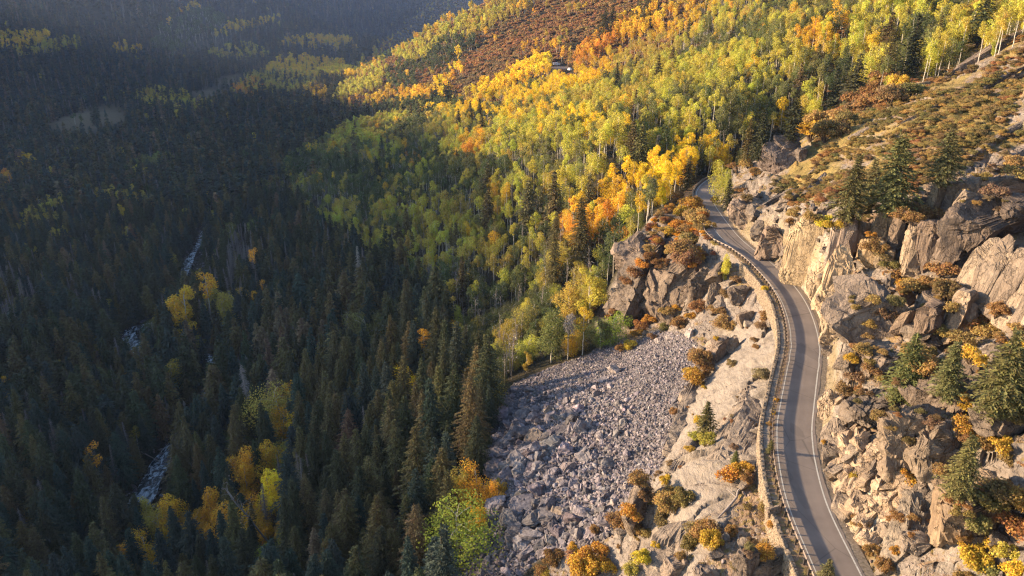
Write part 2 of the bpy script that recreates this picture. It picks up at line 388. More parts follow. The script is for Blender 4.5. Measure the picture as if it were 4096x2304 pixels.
def granite(nt, fresh=None, pale=None, vert=False):
    """weathered grey-tan granite with lichen, streaks and joints; fresh = factor of newly broken rock"""
    co = coords(nt)
    st_ = coords(nt, (1.0, 1.0, .3), (.12, .15, .2)) if vert else coords(nt, (.5, .5, 1.6), (.35, .5, .2))
    n1 = noise(nt, co, .16, 6, .62, .4); n2 = noise(nt, st_, .9, 7, .68, .6); n3 = noise(nt, co, 3.2, 5, .7)
    col = ramp(nt, n1, [(.28, (.13, .106, .092)), (.5, (.215, .178, .15)), (.72, (.31, .264, .222))])
    col = mix(nt, math_(nt, 'MULTIPLY', ramp(nt, n2, [(.42, (0, 0, 0)), (.62, (1, 1, 1))]), .55), col, (.115, .1, .092))
    col = mix(nt, math_(nt, 'MULTIPLY', ramp(nt, n3, [(.5, (0, 0, 0)), (.72, (1, 1, 1))]), .35), col, (.42, .37, .31))
    if pale is not None:
        sk = noise(nt, coords(nt, (1.1, .16, .5), (0, 0, .72)), 1.0, 7, .7, .5)
        pc = ramp(nt, sk, [(.3, (.06, .052, .046)), (.42, (.15, .128, .11)), (.56, (.26, .222, .185)), (.68, (.15, .125, .104)), (.8, (.22, .185, .15))])
        pc = mix(nt, ramp(nt, n1, [(.35, (0, 0, 0)), (.6, (.55, .55, .55))]), pc, (.255, .215, .178))
        col = mix(nt, math_(nt, 'MULTIPLY', pale, .9), col, pc)
    if fresh is not None:
        fc = ramp(nt, noise(nt, co, .35, 5, .6, .5), [(.3, (.4, .29, .17)), (.46, (.5, .42, .31)), (.6, (.45, .4, .34)), (.75, (.28, .22, .175))])
        col = mix(nt, fresh, col, fc)
    vor = N(nt, 'ShaderNodeTexVoronoi', _feature='DISTANCE_TO_EDGE', Scale=.24)
    dn = N(nt, 'ShaderNodeTexNoise', Scale=.6, Detail=4.0); nt.links.new(co, dn.inputs['Vector'])
    vm = nt.nodes.new('ShaderNodeVectorMath'); vm.operation = 'MULTIPLY_ADD'; vm.inputs[1].default_value = (4.5, 4.5, 4.5)
    nt.links.new(dn.outputs['Color'], vm.inputs[0]); nt.links.new(st_, vm.inputs[2]); nt.links.new(vm.outputs[0], vor.inputs['Vector'])
    crack = ramp(nt, vor.outputs['Distance'], [(0, (0, 0, 0)), (.035, (1, 1, 1))])
    ck_ = math_(nt, 'MULTIPLY', math_(nt, 'SUBTRACT', 1.0, crack), .3)
    if pale is not None: ck_ = math_(nt, 'MULTIPLY', ck_, math_(nt, 'SUBTRACT', 1.0, pale))
    col = mix(nt, ck_, col, (.06, .052, .048))
    h = math_(nt, 'ADD', math_(nt, 'MULTIPLY', n2, 1.2), math_(nt, 'ADD', math_(nt, 'MULTIPLY', n3, .35), math_(nt, 'MULTIPLY', crack, .35 if pale is None else math_(nt, 'MULTIPLY', math_(nt, 'SUBTRACT', 1.0, pale), .35))))
    return col, h

# ground
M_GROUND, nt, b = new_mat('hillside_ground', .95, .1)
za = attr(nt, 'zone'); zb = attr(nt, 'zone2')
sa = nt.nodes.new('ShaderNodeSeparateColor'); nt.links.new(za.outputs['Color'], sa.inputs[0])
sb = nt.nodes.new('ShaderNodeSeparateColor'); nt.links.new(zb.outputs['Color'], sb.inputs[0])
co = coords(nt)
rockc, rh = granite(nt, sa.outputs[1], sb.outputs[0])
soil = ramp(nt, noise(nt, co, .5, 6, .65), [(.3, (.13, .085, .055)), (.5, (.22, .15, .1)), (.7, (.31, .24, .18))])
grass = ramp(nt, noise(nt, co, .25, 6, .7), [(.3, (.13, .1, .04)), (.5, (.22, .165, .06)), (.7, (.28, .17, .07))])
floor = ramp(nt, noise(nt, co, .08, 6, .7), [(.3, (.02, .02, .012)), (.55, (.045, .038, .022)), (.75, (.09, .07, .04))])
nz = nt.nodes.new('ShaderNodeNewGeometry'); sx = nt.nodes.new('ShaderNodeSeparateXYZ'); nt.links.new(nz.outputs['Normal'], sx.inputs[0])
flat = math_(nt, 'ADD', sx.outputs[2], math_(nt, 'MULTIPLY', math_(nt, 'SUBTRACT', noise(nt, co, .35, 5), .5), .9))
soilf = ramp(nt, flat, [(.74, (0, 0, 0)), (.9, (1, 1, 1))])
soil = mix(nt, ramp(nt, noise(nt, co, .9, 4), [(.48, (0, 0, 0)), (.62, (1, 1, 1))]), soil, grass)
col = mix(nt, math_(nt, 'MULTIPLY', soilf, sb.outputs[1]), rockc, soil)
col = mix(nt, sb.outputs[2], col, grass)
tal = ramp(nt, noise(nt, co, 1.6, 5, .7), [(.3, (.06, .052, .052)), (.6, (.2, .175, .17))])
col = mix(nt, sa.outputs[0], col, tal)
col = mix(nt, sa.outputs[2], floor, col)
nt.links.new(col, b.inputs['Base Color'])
bump(nt, b, rh, .9, .6)

M_ROCK, nt, b = new_mat('granite', .9, .15)
at_ = attr(nt, 'tint', 'OBJECT')
c, h = granite(nt, vert=True)
oi = nt.nodes.new('ShaderNodeObjectInfo')
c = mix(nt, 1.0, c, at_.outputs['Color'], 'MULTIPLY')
nt.links.new(c, b.inputs['Base Color']); bump(nt, b, h, .95, .55)

M_TALUS, nt, b = new_mat('talus_stone', .9, .15)
at_ = attr(nt, 'tint', 'INSTANCER')
co = coords(nt)
c = ramp(nt, noise(nt, co, 1.3, 5, .65), [(.3, (.09, .078, .08)), (.5, (.165, .145, .144)), (.72, (.265, .235, .225))])
c = mix(nt, 1.0, c, at_.outputs['Color'], 'MULTIPLY')
nt.links.new(c, b.inputs['Base Color']); bump(nt, b, noise(nt, co, 3, 5, .7), .5, .2)

def foliage(name, transl=.35, fallback=None, var=.22):
    m, nt, b = new_mat(name, .75, .1)
    a = attr(nt, 'tint', 'INSTANCER')
    geo = nt.nodes.new('ShaderNodeNewGeometry')
    rnd = geo.outputs['Random Per Island']
    hs = N(nt, 'ShaderNodeHueSaturation')
    nt.links.new(math_(nt, 'MULTIPLY_ADD', rnd, .045, .4775), hs.inputs['Hue'])
    nt.links.new(math_(nt, 'MULTIPLY_ADD', rnd, 2 * var, 1 - var), hs.inputs['Value'])
    nt.links.new(a.outputs['Color'], hs.inputs['Color'])
    nt.links.new(hs.outputs[0], b.inputs['Base Color'])
    tr = nt.nodes.new('ShaderNodeBsdfTranslucent'); nt.links.new(hs.outputs[0], tr.inputs[0])
    mx = nt.nodes.new('ShaderNodeMixShader'); mx.inputs[0].default_value = transl
    out = nt.nodes['Material Output']
    nt.links.new(b.outputs[0], mx.inputs[1]); nt.links.new(tr.outputs[0], mx.inputs[2]); nt.links.new(mx.outputs[0], out.inputs[0])
    return m
M_NEEDLE = foliage('conifer_needles', .12, var=.3)
M_LEAF = foliage('autumn_leaves', .44, var=.2)
M_TWIG = foliage('bare_twigs', .0, var=.25)

def simple(name, base, dark=None, scale=3.0, rough=.85, spec=.2, b_=.2, metal=0.0, stretch=(1, 1, 1)):
    m, nt, b = new_mat(name, rough, spec)
    co = coords(nt, stretch)
    n = noise(nt, co, scale, 5, .65)
    dark = dark or tuple(x * .6 for x in base)
    nt.links.new(ramp(nt, n, [(.32, dark), (.66, base)]), b.inputs['Base Color'])
    b.inputs['Metallic'].default_value = metal
    if b_: bump(nt, b, n, b_, .1)
    return m
M_BARK = simple('conifer_bark', (.11, .075, .05), (.04, .028, .02), 4)
M_ASPENBARK = simple('aspen_bark', (.62, .56, .47), (.3, .26, .2), 2.5)
M_WOOD = simple('dead_wood', (.34, .29, .25), (.16, .13, .11), 6)
M_ASPHALT, nt, b = new_mat('asphalt', .92, .15)
co = coords(nt)
c = ramp(nt, noise(nt, co, .12, 4, .6), [(.3, (.15, .122, .104)), (.7, (.24, .195, .165))])
c = mix(nt, math_(nt, 'MULTIPLY', ramp(nt, noise(nt, co, 30, 3, .8), [(.4, (0, 0, 0)), (.7, (1, 1, 1))]), .3), c, (.2, .18, .16))
ua = attr(nt, 'across')       # wheel tracks, polished a little darker
tr_ = ramp(nt, ua.outputs['Fac'], [(0, (1, 1, 1)), (.17, (.93, .93, .93)), (.27, (1.0, 1.0, 1.0)), (.42, (.92, .92, .92)), (.5, (1, 1, 1)), (.6, (.93, .93, .93)), (.75, (1, 1, 1)), (.86, (.92, .92, .92)), (1, (1, 1, 1))])
c = mix(nt, 1.0, c, tr_, 'MULTIPLY')
c = mix(nt, math_(nt, 'MULTIPLY', ramp(nt, noise(nt, coords(nt, (1, .35, 1)), .22, 3, .5), [(.6, (0, 0, 0)), (.61, (1, 1, 1))]), .28), c, (.085, .075, .068))
vo = N(nt, 'ShaderNodeTexVoronoi', _feature='DISTANCE_TO_EDGE', Scale=.11); nt.links.new(coords(nt, (1, .6, 1)), vo.inputs['Vector'])
ck = math_(nt, 'MULTIPLY', ramp(nt, vo.outputs['Distance'], [(0, (1, 1, 1)), (.006, (0, 0, 0))]), .5)
c = mix(nt, ck, c, (.05, .045, .042))
nt.links.new(c, b.inputs['Base Color']); bump(nt, b, noise(nt, co, 25, 3, .8), .25, .03)
M_PAINT, nt, b = new_mat('road_paint', .7, .2)
c = ramp(nt, noise(nt, coords(nt), 2.2, 6, .75), [(.34, (.3, .27, .24)), (.48, (.46, .44, .39)), (1, (.56, .53, .48))])
nt.links.new(c, b.inputs['Base Color'])
M_RUBBER = simple('tyre_mark', (.06, .052, .048), (.045, .04, .038), 2, b_=0)
M_GRAVEL = simple('gravel_verge', (.3, .24, .18), (.13, .105, .07), 2.5, b_=.5)
M_STEEL = simple('weathered_steel', (.34, .28, .23), (.22, .17, .14), 2, .55, .4, 0, .5)
M_POST = simple('dark_timber_post', (.07, .055, .045), (.03, .024, .02), 5)
M_WALLSTONE, nt, b = new_mat('wall_stone', .9, .1)
oi = nt.nodes.new('ShaderNodeObjectInfo'); gi = nt.nodes.new('ShaderNodeNewGeometry')
r_ = math_(nt, 'FRACT', math_(nt, 'ADD', oi.outputs['Random'], gi.outputs['Random Per Island']))
c = ramp(nt, r_, [(0, (.14, .105, .075)), (.3, (.25, .19, .13)), (.6, (.19, .15, .11)), (.85, (.11, .085, .066)), (1, (.3, .245, .18))])
c = mix(nt, .5, c, ramp(nt, noise(nt, coords(nt), 4, 4), [(.3, (.15, .115, .085)), (.7, (.36, .285, .2))]))
nt.links.new(c, b.inputs['Base Color']); bump(nt, b, noise(nt, coords(nt), 8, 4), .4, .05)
M_MORTAR = simple('wall_mortar', (.18, .14, .105), (.11, .085, .065), 3)
M_WATER, nt, b = new_mat('river_water', .25, .5)
fo = ramp(nt, noise(nt, coords(nt, (1, .45, 1), (0, 0, .5)), .55, 6, .72, .8), [(.47, (0, 0, 0)), (.62, (1, 1, 1))])
fa = attr(nt, 'foam')
fo = math_(nt, 'MULTIPLY', fo, fa.outputs['Fac'])
nt.links.new(mix(nt, fo, (.02, .03, .032), (.5, .54, .58)), b.inputs['Base Color'])
nt.links.new(math_(nt, 'MULTIPLY_ADD', fo, .6, .15), b.inputs['Roughness'])
bump(nt, b, noise(nt, coords(nt), 1.2, 5, .7, .5), .6, .3)
M_WHITE = simple('white_paint', (.8, .78, .75), (.7, .68, .65), 1, .35, .5, 0)
M_GLASS = simple('dark_glass', (.03, .035, .04), (.02, .025, .03), 1, .1, .6, 0)
M_TYRE = simple('tyre_rubber', (.03, .03, .03), (.02, .02, .02), 1, .8, .2, 0)
M_DIRT = simple('dirt_track', (.34, .25, .18), (.22, .16, .11), .5, b_=.3)
print('materials', round(time.time() - T0, 1))

# ------------------------------------------------------------------ the hillside
def grid_faces(nr, nc):
    i = np.arange(nr * nc).reshape(nr, nc)
    return np.stack([i[:-1, :-1], i[:-1, 1:], i[1:, 1:], i[1:, :-1]], -1).reshape(-1, 4)
# steep rock is also pushed sideways, so ledges and overhangs show on its faces
gy_, gx_ = np.gradient(GZ)
OX = GX.copy(); OY = GY.copy()
msk = (w_rock > .2) & (side > 4.6) & (GY < 330)
a_ = facet(GY[msk] * .9 + 3 * fbm(GX[msk] / 4, GY[msk] / 4, 2, 88), GZ[msk] * 1.4, 2.2, 101, .8, .6, .6, 1.8)
b_ = facet(GY[msk], GZ[msk] * 1.5, .9, 111, .8, .6, .3, 1.5)
k_ = sstep(4.8, 6.5, side[msk]) * (1 - .6 * w_brush[msk])
OX[msk] += (a_ * .55 + b_ * .35 * (.5 + w_fresh[msk])) * k_
OY[msk] += (b_ * .3 - a_ * .2) * k_
msk = (w_crag > .3)
a_ = facet(GY[msk], GZ[msk] * 1.2, 3.0, 121, .8, .5, .2, 1.8)
OX[msk] += a_ * .5 * w_crag[msk]; OY[msk] += a_ * .4 * w_crag[msk]
V = np.stack([OX, OY, GZ], -1).reshape(-1, 3)
_F = grid_faces(NR, NC); _F = _F[(np.abs(V[_F][:, :, 0]) < 7000).all(1)]
me = mesh_from('hillside', V, [_F], [M_GROUND], smooth=True)
zone = np.ones((NR, NC, 4), np.float32); zone2 = np.ones((NR, NC, 4), np.float32)
patch = at(nearm, lambda x, y: fbm(x / 9, y / 9, 3, 61))
zone[..., 0] = w_talus
zone[..., 1] = np.clip(w_fresh * (.75 + 2.2 * warp), 0, 1) * (1 - .0)
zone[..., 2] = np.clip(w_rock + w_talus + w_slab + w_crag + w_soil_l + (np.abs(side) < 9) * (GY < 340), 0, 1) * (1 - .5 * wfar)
zone2[..., 0] = np.clip(w_slab, 0, 1)
zone2[..., 1] = np.clip(1 - w_slab * .85 - w_crag * .6 - w_fresh, 0, 1)
mead = blur(sum(in_poly(GXP, GYP, mp_) for mp_ in MEADOW).astype(bool) & (GY > 600), 2)
zone[..., 2] = np.maximum(zone[..., 2], mead * .4)
zone2[..., 2] = np.clip(mead * .5 + w_brush * sstep(-.12, .06, patch) + sstep(1.2, .2, np.abs(side - 5.2)) * .5, 0, 1)
for nme, arr in (('zone', zone), ('zone2', zone2)):
    ca = me.color_attributes.new(nme, 'FLOAT_COLOR', 'POINT'); ca.data.foreach_set('color', arr.ravel())
link('hillside_terrain', me, kind='structure')

# ------------------------------------------------------------------ road
dirs = np.gradient(RD[:, :2], axis=0); dirs /= np.linalg.norm(dirs, axis=1)[:, None]
nor = np.stack([dirs[:, 1], -dirs[:, 0]], 1)         # to the right
def ribbon(offs, z, i0=0, i1=None, wob=None):
    p = RD[i0:i1, :2]; n = nor[i0:i1]
    rows = []
    for o in offs:
        oo = o if np.isscalar(o) else np.asarray(o)[i0:i1]
        q = p + n * (np.reshape(oo, (-1, 1)) if not np.isscalar(oo) else oo)
        rows.append(np.c_[q, np.full(len(q), z)])
    return np.stack(rows, 1)
NRD = len(RD)
yy_ = RD[:, 1]
wl_ = HALF + .35 + .12 * (fbm(yy_ / 5, yy_ * 0, 3, 2) * 2)
# pull-out on the outer side of the bend
wl_ = wl_ + np.interp(yy_, [0, 203, 211, 219, 228, 400], [0, 0, 2.9, 3.1, .2, 0])
wr_ = HALF + .45 + .3 * (fbm(yy_ / 4, yy_ * 0 + 4, 3, 5) * 2)
across = [-wl_, -HALF * np.ones(NRD), *[HALF * f * np.ones(NRD) for f in np.linspace(-.8, 1, 10)], wr_]
g = ribbon([a for a in across], 0.0)
me = mesh_from('road', g.reshape(-1, 3), [grid_faces(g.shape[0], g.shape[1])[:, ::-1]], [M_ASPHALT], smooth=True)
aa = me.attributes.new('across', 'FLOAT', 'POINT')
aa.data.foreach_set('value', np.tile(np.linspace(0, 1, g.shape[1]), g.shape[0]).astype(np.float32))
link('road', me, kind='structure')
# gravel verges
g = ribbon([HALF + .2, HALF + .9, HALF + 1.7], -.05)
g[:, 0, 2] = -.02; g[:, 2, 2] = -.12; g[:, :, 2] += (fbm(g[:, :, 0] * 2, g[:, :, 1] * 2, 2, 3)) * .1
link('gravel_verge', mesh_from('gravel_verge', g.reshape(-1, 3), [grid_faces(g.shape[0], 3)[:, ::-1]], [M_GRAVEL], smooth=True), kind='structure')
# edge lines
wobb = .05 * fbm(yy_ / 9, yy_ * 0, 2, 8)
for o in (-1, 1):
    e = o * (HALF - .12) + wobb
    g = ribbon([e - .085 * (1.25 if o > 0 else 1), e + .085 * (1.25 if o > 0 else 1)], 0.012)
    link('road_edge_line', mesh_from('edge_line', g.reshape(-1, 3), [grid_faces(g.shape[0], 2)[:, ::-1]], [M_PAINT]), kind='structure')
# two curved skid marks at the bend
for k, (oa, ob) in enumerate(((-.2, -1.3), (.75, -.1))):
    i0 = int(np.argmin(abs(yy_ - 198))); i1 = int(np.argmin(abs(yy_ - 226)))
    t = np.linspace(0, 1, i1 - i0)
    o = np.zeros(NRD); o[i0:i1] = oa + (ob - oa) * t ** 2 + .4 * t
    g = ribbon([o - .1, o + .1], 0.008, i0, i1)
    link('skid_mark', mesh_from('skid_mark', g.reshape(-1, 3), [grid_faces(g.shape[0], 2)[:, ::-1]], [M_RUBBER]), kind='structure')

# ------------------------------------------------------------------ river
rd_ = np.gradient(RIVP, axis=0); rd_ /= np.linalg.norm(rd_, axis=1)[:, None]; rn_ = np.stack([rd_[:, 1], -rd_[:, 0]], 1)
wv = (4.5 + 4 * fbm(np.arange(len(RIVP)) / 6, np.zeros(len(RIVP)), 2, 3)) * np.interp(RIVP[:, 1], [0, 300, 420, 900], [1, 1, .62, .55])
rows = []; NV = 25
for k in np.linspace(-1, 1, NV):
    rows.append(np.c_[RIVP + rn_ * (k * wv)[:, None], np.full(len(RIVP), RIV_Z)])
g = np.stack(rows, 1)
g = np.repeat(g, 1, 0)
g[:, :, 2] += .5 * fbm(g[:, :, 0] / 2.5, g[:, :, 1] / 2.5, 3, 12)
me = mesh_from('river', g.reshape(-1, 3), [grid_faces(g.shape[0], NV)[:, ::-1]], [M_WATER], smooth=True)
aa = me.attributes.new('foam', 'FLOAT', 'POINT'); aa.data.foreach_set('value', np.ones(len(me.vertices), np.float32))
link('river', me, kind='structure')
print('ground built', round(time.time() - T0, 1))
# ------------------------------------------------------------------ plant and rock shapes
import bmesh
def unit(v): return v / (np.linalg.norm(v, axis=-1, keepdims=True) + 1e-9)
def cards(c, d, w, length, width, r, droop=0.0):
    """diamond shaped sprays: centre c, direction d, sideways w"""
    n = len(c)
    d = unit(d); w = unit(w - (w * d).sum(1, keepdims=True) * d)
    L = np.reshape(length, (-1, 1)) * np.ones((n, 1)); W = np.reshape(width, (-1, 1)) * np.ones((n, 1))
    k = .15 * L * r.normal(size=(n, 1))
    a = c - d * L * .5; b = c + w * W * .5 + d * k; e = c + d * L * .5 - np.array([0, 0, 1.]) * droop * L; f = c - w * W * .5 + d * k
    V = np.stack([a, b, e, f], 1).reshape(-1, 3)
    F = np.arange(4 * n).reshape(n, 4)
    return V, F
def tube(pts, rad, seg=5):
    pts = np.asarray(pts, float); rad = np.asarray(rad, float); n = len(pts)
    t = unit(np.gradient(pts, axis=0))
    ref = np.where(abs(t[:, 2:3]) > .9, np.array([[1., 0, 0]]), np.array([[0, 0, 1.]]))
    u = unit(np.cross(t, ref)); v = np.cross(t, u)
    a = np.arange(seg) * 2 * np.pi / seg
    V = pts[:, None] + rad[:, None, None] * (u[:, None] * np.cos(a)[None, :, None] + v[:, None] * np.sin(a)[None, :, None])
    i = np.arange(n * seg).reshape(n, seg); j = np.roll(i, -1, 1)
    return V.reshape(-1, 3), np.stack([i[:-1], j[:-1], j[1:], i[1:]], -1).reshape(-1, 4)
def merge(parts):
    V = []; F = []; k = 0
    for v, f in parts:
        V.append(v); F.append(f + k); k += len(v)
    return np.concatenate(V), np.concatenate(F)

def conifer(seed, h=20.0, rad=3.2, dens=1.0, detail=1, gappy=.1, base=.08, dead=False):
    r = np.random.default_rng(seed)
    lean = r.normal(size=2) * .25
    zs = np.linspace(0, h * .99, 9)
    tr = tube(np.c_[lean[0] * (zs / h) ** 2, lean[1] * (zs / h) ** 2, zs], .018 * h * (1 - zs / h) ** .8 + .02, 6)
    C = []; D = []; W = []; Ln = []; Wd = []
    stems = []
    z = h * base
    while z < h * .985:
        f = z / h
        prof = (1 - f) ** .66 * min(1, .45 + 2.4 * (f - base + .03)) * rad * (1 + .22 * r.normal())
        prof = max(prof, .18)
        nb = int((4 + 8 * prof / rad) * dens)
        ph = r.random() * 6.28
        for k in range(nb):
            if r.random() < gappy: continue
            a = ph + k * 6.283 / nb + r.normal() * .25
            Lr = prof * (.75 + .45 * r.random())
            up = .35 * f - .28 + r.normal() * .08
            dr = np.array([math.cos(a), math.sin(a), up])
            tn = np.array([-math.sin(a), math.cos(a), 0])
            m = max(1, int(round(Lr / (.42 if detail > 1 else .95 if detail else 2.2))))
            if dead:
                q = np.array([0, 0, z]) + dr * Lr * np.linspace(0, 1, 3)[:, None]; q[2, 2] -= .25
                stems.append(tube(q, [.05, .03, .012], 3))
                for s in range(3):
                    c0 = q[0] + (q[2] - q[0]) * (.4 + .25 * s)
                    C.append(c0); D.append(tn * (1 if s % 2 else -1) + dr * .6 + [0, 0, -.5]); W.append([0, 0, 1.]); Ln.append(.9); Wd.append(.07)
                continue
            for s in range(m):
                g = (s + .55) / m
                c0 = np.array([0, 0, z]) + dr * Lr * g + np.array([0, 0, -.12 * Lr * g * g])
                C.append(c0 + r.normal(size=3) * .07); D.append(dr + tn * r.normal() * .35 + [0, 0, r.normal() * .18]); W.append(tn + [0, 0, r.normal() * .55])
                cz = .55 if detail > 1 else 1
                Ln.append((1.25 if detail else 2.8) * cz * (.75 + .5 * r.random())); Wd.append((.62 if detail else 1.5) * cz * (.7 + .6 * r.random()) * (1.15 - .3 * g))
                if detail > 1 or (detail and r.random() < .5):
                    for sg in (-1, 1):
                        C.append(c0 + tn * sg * .33 * (1.1 - g * .4)); D.append(dr * .8 + tn * sg * .9 + [0, 0, r.normal() * .2 - .1]); W.append(np.cross(dr, [0, 0, 1.]) * sg + [0, 0, r.normal() * .5])
                        Ln.append(.85 if detail < 2 else .6); Wd.append(.4 if detail < 2 else .2)
        z += (h * (.019 if detail > 1 else .0225) if detail else h * .055) * (1 + .3 * r.normal()) * (1.15 - .4 * f)
    cr = cards(np.array(C), np.array(D, float), np.array(W, float), np.array(Ln), np.array(Wd), r, .12)
    if not dead:
        tip = cards(np.array([[lean[0], lean[1], h * .985]] * 3), np.array([[0, 0, 1.]] * 3) + r.normal(size=(3, 3)) * .05, r.normal(size=(3, 3)), 1.3, .3, r)
        cr = merge([cr, tip])
    if stems: tr = merge([tr] + stems)
    return tr, cr

def broadleaf(seed, h=17.0, base=.48, rad=2.0, nlobe=10, nleaf=1400, leaf=.42, bare=.0, top=.12):
    r = np.random.default_rng(seed)
    bend = r.normal(size=2) * .5
    zs = np.linspace(0, h * .93, 8)
    px = lambda z: np.array([bend[0] * (z / h) ** 2, bend[1] * (z / h) ** 2])
    ctr = np.array([[*px(z), z] for z in zs]); ctr[1:-1, :2] += r.normal(size=(6, 2)) * .07
    parts = [tube(ctr, .0095 * h * (1 - .8 * zs / h) + .02, 6)]
    C = []; Rr = []
    for i in range(nlobe):
        f = base + (1 - base) * (i + .5) / nlobe
        g = (f - base) / (1 - base)
        ra = rad * (.35 + 1.0 * math.sin(math.pi * min(1, .12 + .8 * g)) ** .8) * (.65 + .5 * r.random())
        a = r.random() * 6.28
        o = ra * .95 * r.random() ** .5
        c0 = np.array([*px(f * h), f * h]) + [o * math.cos(a), o * math.sin(a), 0]
        C.append(c0); Rr.append(ra * (.55 + .3 * r.random()))
        parts.append(tube([np.array([*px(f * h - .9), f * h - 1.1]), (c0 + np.array([*px(f * h), f * h - .5])) / 2, c0], [.05, .04, .02], 4))
    for i in range(4):      # dead stubs below the crown
        z = h * (.18 + (base - .15) * r.random()); a = r.random() * 6.28
        parts.append(tube([np.array([*px(z), z]), np.array([*px(z), z]) + [.7 * math.cos(a), .7 * math.sin(a), .3]], [.035, .012], 3))
    C = np.array(C); Rr = np.array(Rr)
    wt = Rr ** 2; idx = r.choice(nlobe, nleaf, p=wt / wt.sum())
    v = unit(r.normal(size=(nleaf, 3)))
    rr = Rr[idx] * (.55 + .5 * r.random(nleaf) ** .6) * (1 + .22 * np.sin(v[:, 0] * 5 + idx) * np.cos(v[:, 1] * 5 + idx))
    pos = C[idx] + v * rr[:, None] * [1, 1, .95]
    nrm = unit(v + r.normal(size=(nleaf, 3)) * .7)
    d = np.cross(nrm, unit(r.normal(size=(nleaf, 3))))
    cr = cards(pos, d, np.cross(nrm, d), leaf * (.7 + .7 * r.random(nleaf)), leaf * (.6 + .6 * r.random(nleaf)), r)
    return merge(parts), cr

def shrub(seed, rad=1.5, h=1.6, nleaf=900, leaf=.24, nlobe=11, sparse=0.0):
    r = np.random.default_rng(seed)
    parts = []; C = []; Rr = []
    for i in range(nlobe):
        a = r.random() * 6.28; o = rad * .72 * r.random() ** .5
        c0 = np.array([o * math.cos(a), o * math.sin(a), h * (.35 + .4 * r.random()) * (1 - .35 * o / rad)])
        C.append(c0); Rr.append(rad * (.26 + .2 * r.random()))
        parts.append(tube([[0, 0, -.2], c0 * [.5, .5, .6], c0 + [0, 0, .1]], [.05, .035, .015], 4))
    C = np.array(C); Rr = np.array(Rr)
    idx = r.integers(0, nlobe, nleaf); v = unit(r.normal(size=(nleaf, 3))); v[:, 2] = abs(v[:, 2]) * .9 - .15
    pos = C[idx] + v * (Rr[idx] * (.5 + .6 * r.random(nleaf)))[:, None]
    nrm = unit(v + r.normal(size=(nleaf, 3)) * .7); d = np.cross(nrm, unit(r.normal(size=(nleaf, 3))))
    cr = cards(pos, d, np.cross(nrm, d), leaf * (.6 + .8 * r.random(nleaf)), leaf * (.6 + .6 * r.random(nleaf)), r)
    return merge(parts), cr

ICO = {}
def ico(sub):
    if sub not in ICO:
        bm = bmesh.new(); bmesh.ops.create_icosphere(bm, subdivisions=sub, radius=1)
        V = np.array([v.co[:] for v in bm.verts]); F = np.array([[v.index for v in f.verts] for f in bm.faces]); bm.free()
        ICO[sub] = (V, F)
    return ICO[sub]
def n3(p, s=0, o=3, f=1.0):
    """cheap smooth noise on 3D points"""
    r = 0; a = 1
    for i in range(o):
        q = p * f * 2 ** i + s * 1.7
        r = r + a * (vnoise(q[:, 0] + q[:, 2] * .53, q[:, 1] - q[:, 2] * .31, s + i) + vnoise(q[:, 1] + 9 + q[:, 0] * .4, q[:, 2] * 1.1 - q[:, 0] * .2, s + i + 5) - 1)
        a *= .5
    return r
def rock(seed, sub=3, box=.5, ncut=10, cut=(.62, .95), rough=.05, dims=(1, 1, 1), planes=None, nf=1.6, jag=1.0):
    r = np.random.default_rng(seed)
    V, F = ico(sub)
    V = np.sign(V) * abs(V) ** box
    V = V / abs(V).max()
    for i in range(ncut):
        n = unit(r.normal(size=3)); d = cut[0] + (cut[1] - cut[0]) * r.random()
        s = V @ n - d
        V = V - np.clip(s, 0, None)[:, None] * n
    for (n, d) in (planes or []):
        n = unit(np.array(n, float)); s = V @ n - d
        V = V - np.clip(s, 0, None)[:, None] * n
    dims = np.array(dims, float)
    V = V * dims
    if rough:
        nn = unit(V / dims ** 2)
        m = dims.min()
        V = V + nn * (n3(V / dims.mean(), seed, 5, nf) * rough * m)[:, None]
        if sub >= 4:
            q = V / m; k = seed % 50
            f_ = facet(q[:, 0] + .5 * q[:, 2], q[:, 1] * .7 + q[:, 2] * .8, .55, 600 + k, .9, .6, .4, 1.5) * .32 + facet(q[:, 0] * .6 - q[:, 1] * .7 + 3, q[:, 2] * 1.2, .24, 700 + k, .9, .7, .2, 1.4) * .3
            V = V + nn * (f_ * m * jag * 1.45)[:, None]
    return V, F

def tree_mesh(tr, cr, m1, m2, name):
    V, F = merge([tr, cr])
    mi = np.r_[np.zeros(len(tr[1])), np.ones(len(cr[1]))]
    return mesh_from(name, V, [F], [m1, m2], mi)
PROTO = {}
def add_proto(kind, name, tr, cr, m1, m2, h):
    a = mesh_from(name + '_trunk', tr[0], [tr[1]], [m1], smooth=True)
    c = mesh_from(name + '_crown', cr[0], [cr[1]], [m2])
    j = tree_mesh(tr, cr, m1, m2, name + '_whole')
    PROTO.setdefault(kind, []).append(dict(trunk=a, crown=c, whole=j, h=h))
for k in range(7):
    tr, cr = conifer(100 + k, 20, [4.0, 4.5, 5.0, 5.4, 3.0, 5.0, 4.3][k], 1.2, 1, [.05, .12, .1, .08, .1, .22, .15][k], [.05, .04, .08, .05, .03, .1, .06][k])
    add_proto('spruce', 'spruce', tr, cr, M_BARK, M_NEEDLE, 20)
for k in range(4):
    tr, cr = conifer(160 + k, 24, [4.6, 5.2, 4.0, 5.6][k], 1.25, 2, [.08, .12, .06, .15][k], .05)
    add_proto('spruce_near', 'spruce_near', tr, cr, M_BARK, M_NEEDLE, 24)
for k in range(3):      # broad open crowned firs on the near slope
    tr, cr = conifer(140 + k, 14, [4.0, 4.4, 3.5][k], 1.15, 2, [.28, .32, .24][k], [.14, .1, .06][k])
    add_proto('fir', 'fir', tr, cr, M_BARK, M_NEEDLE, 14)
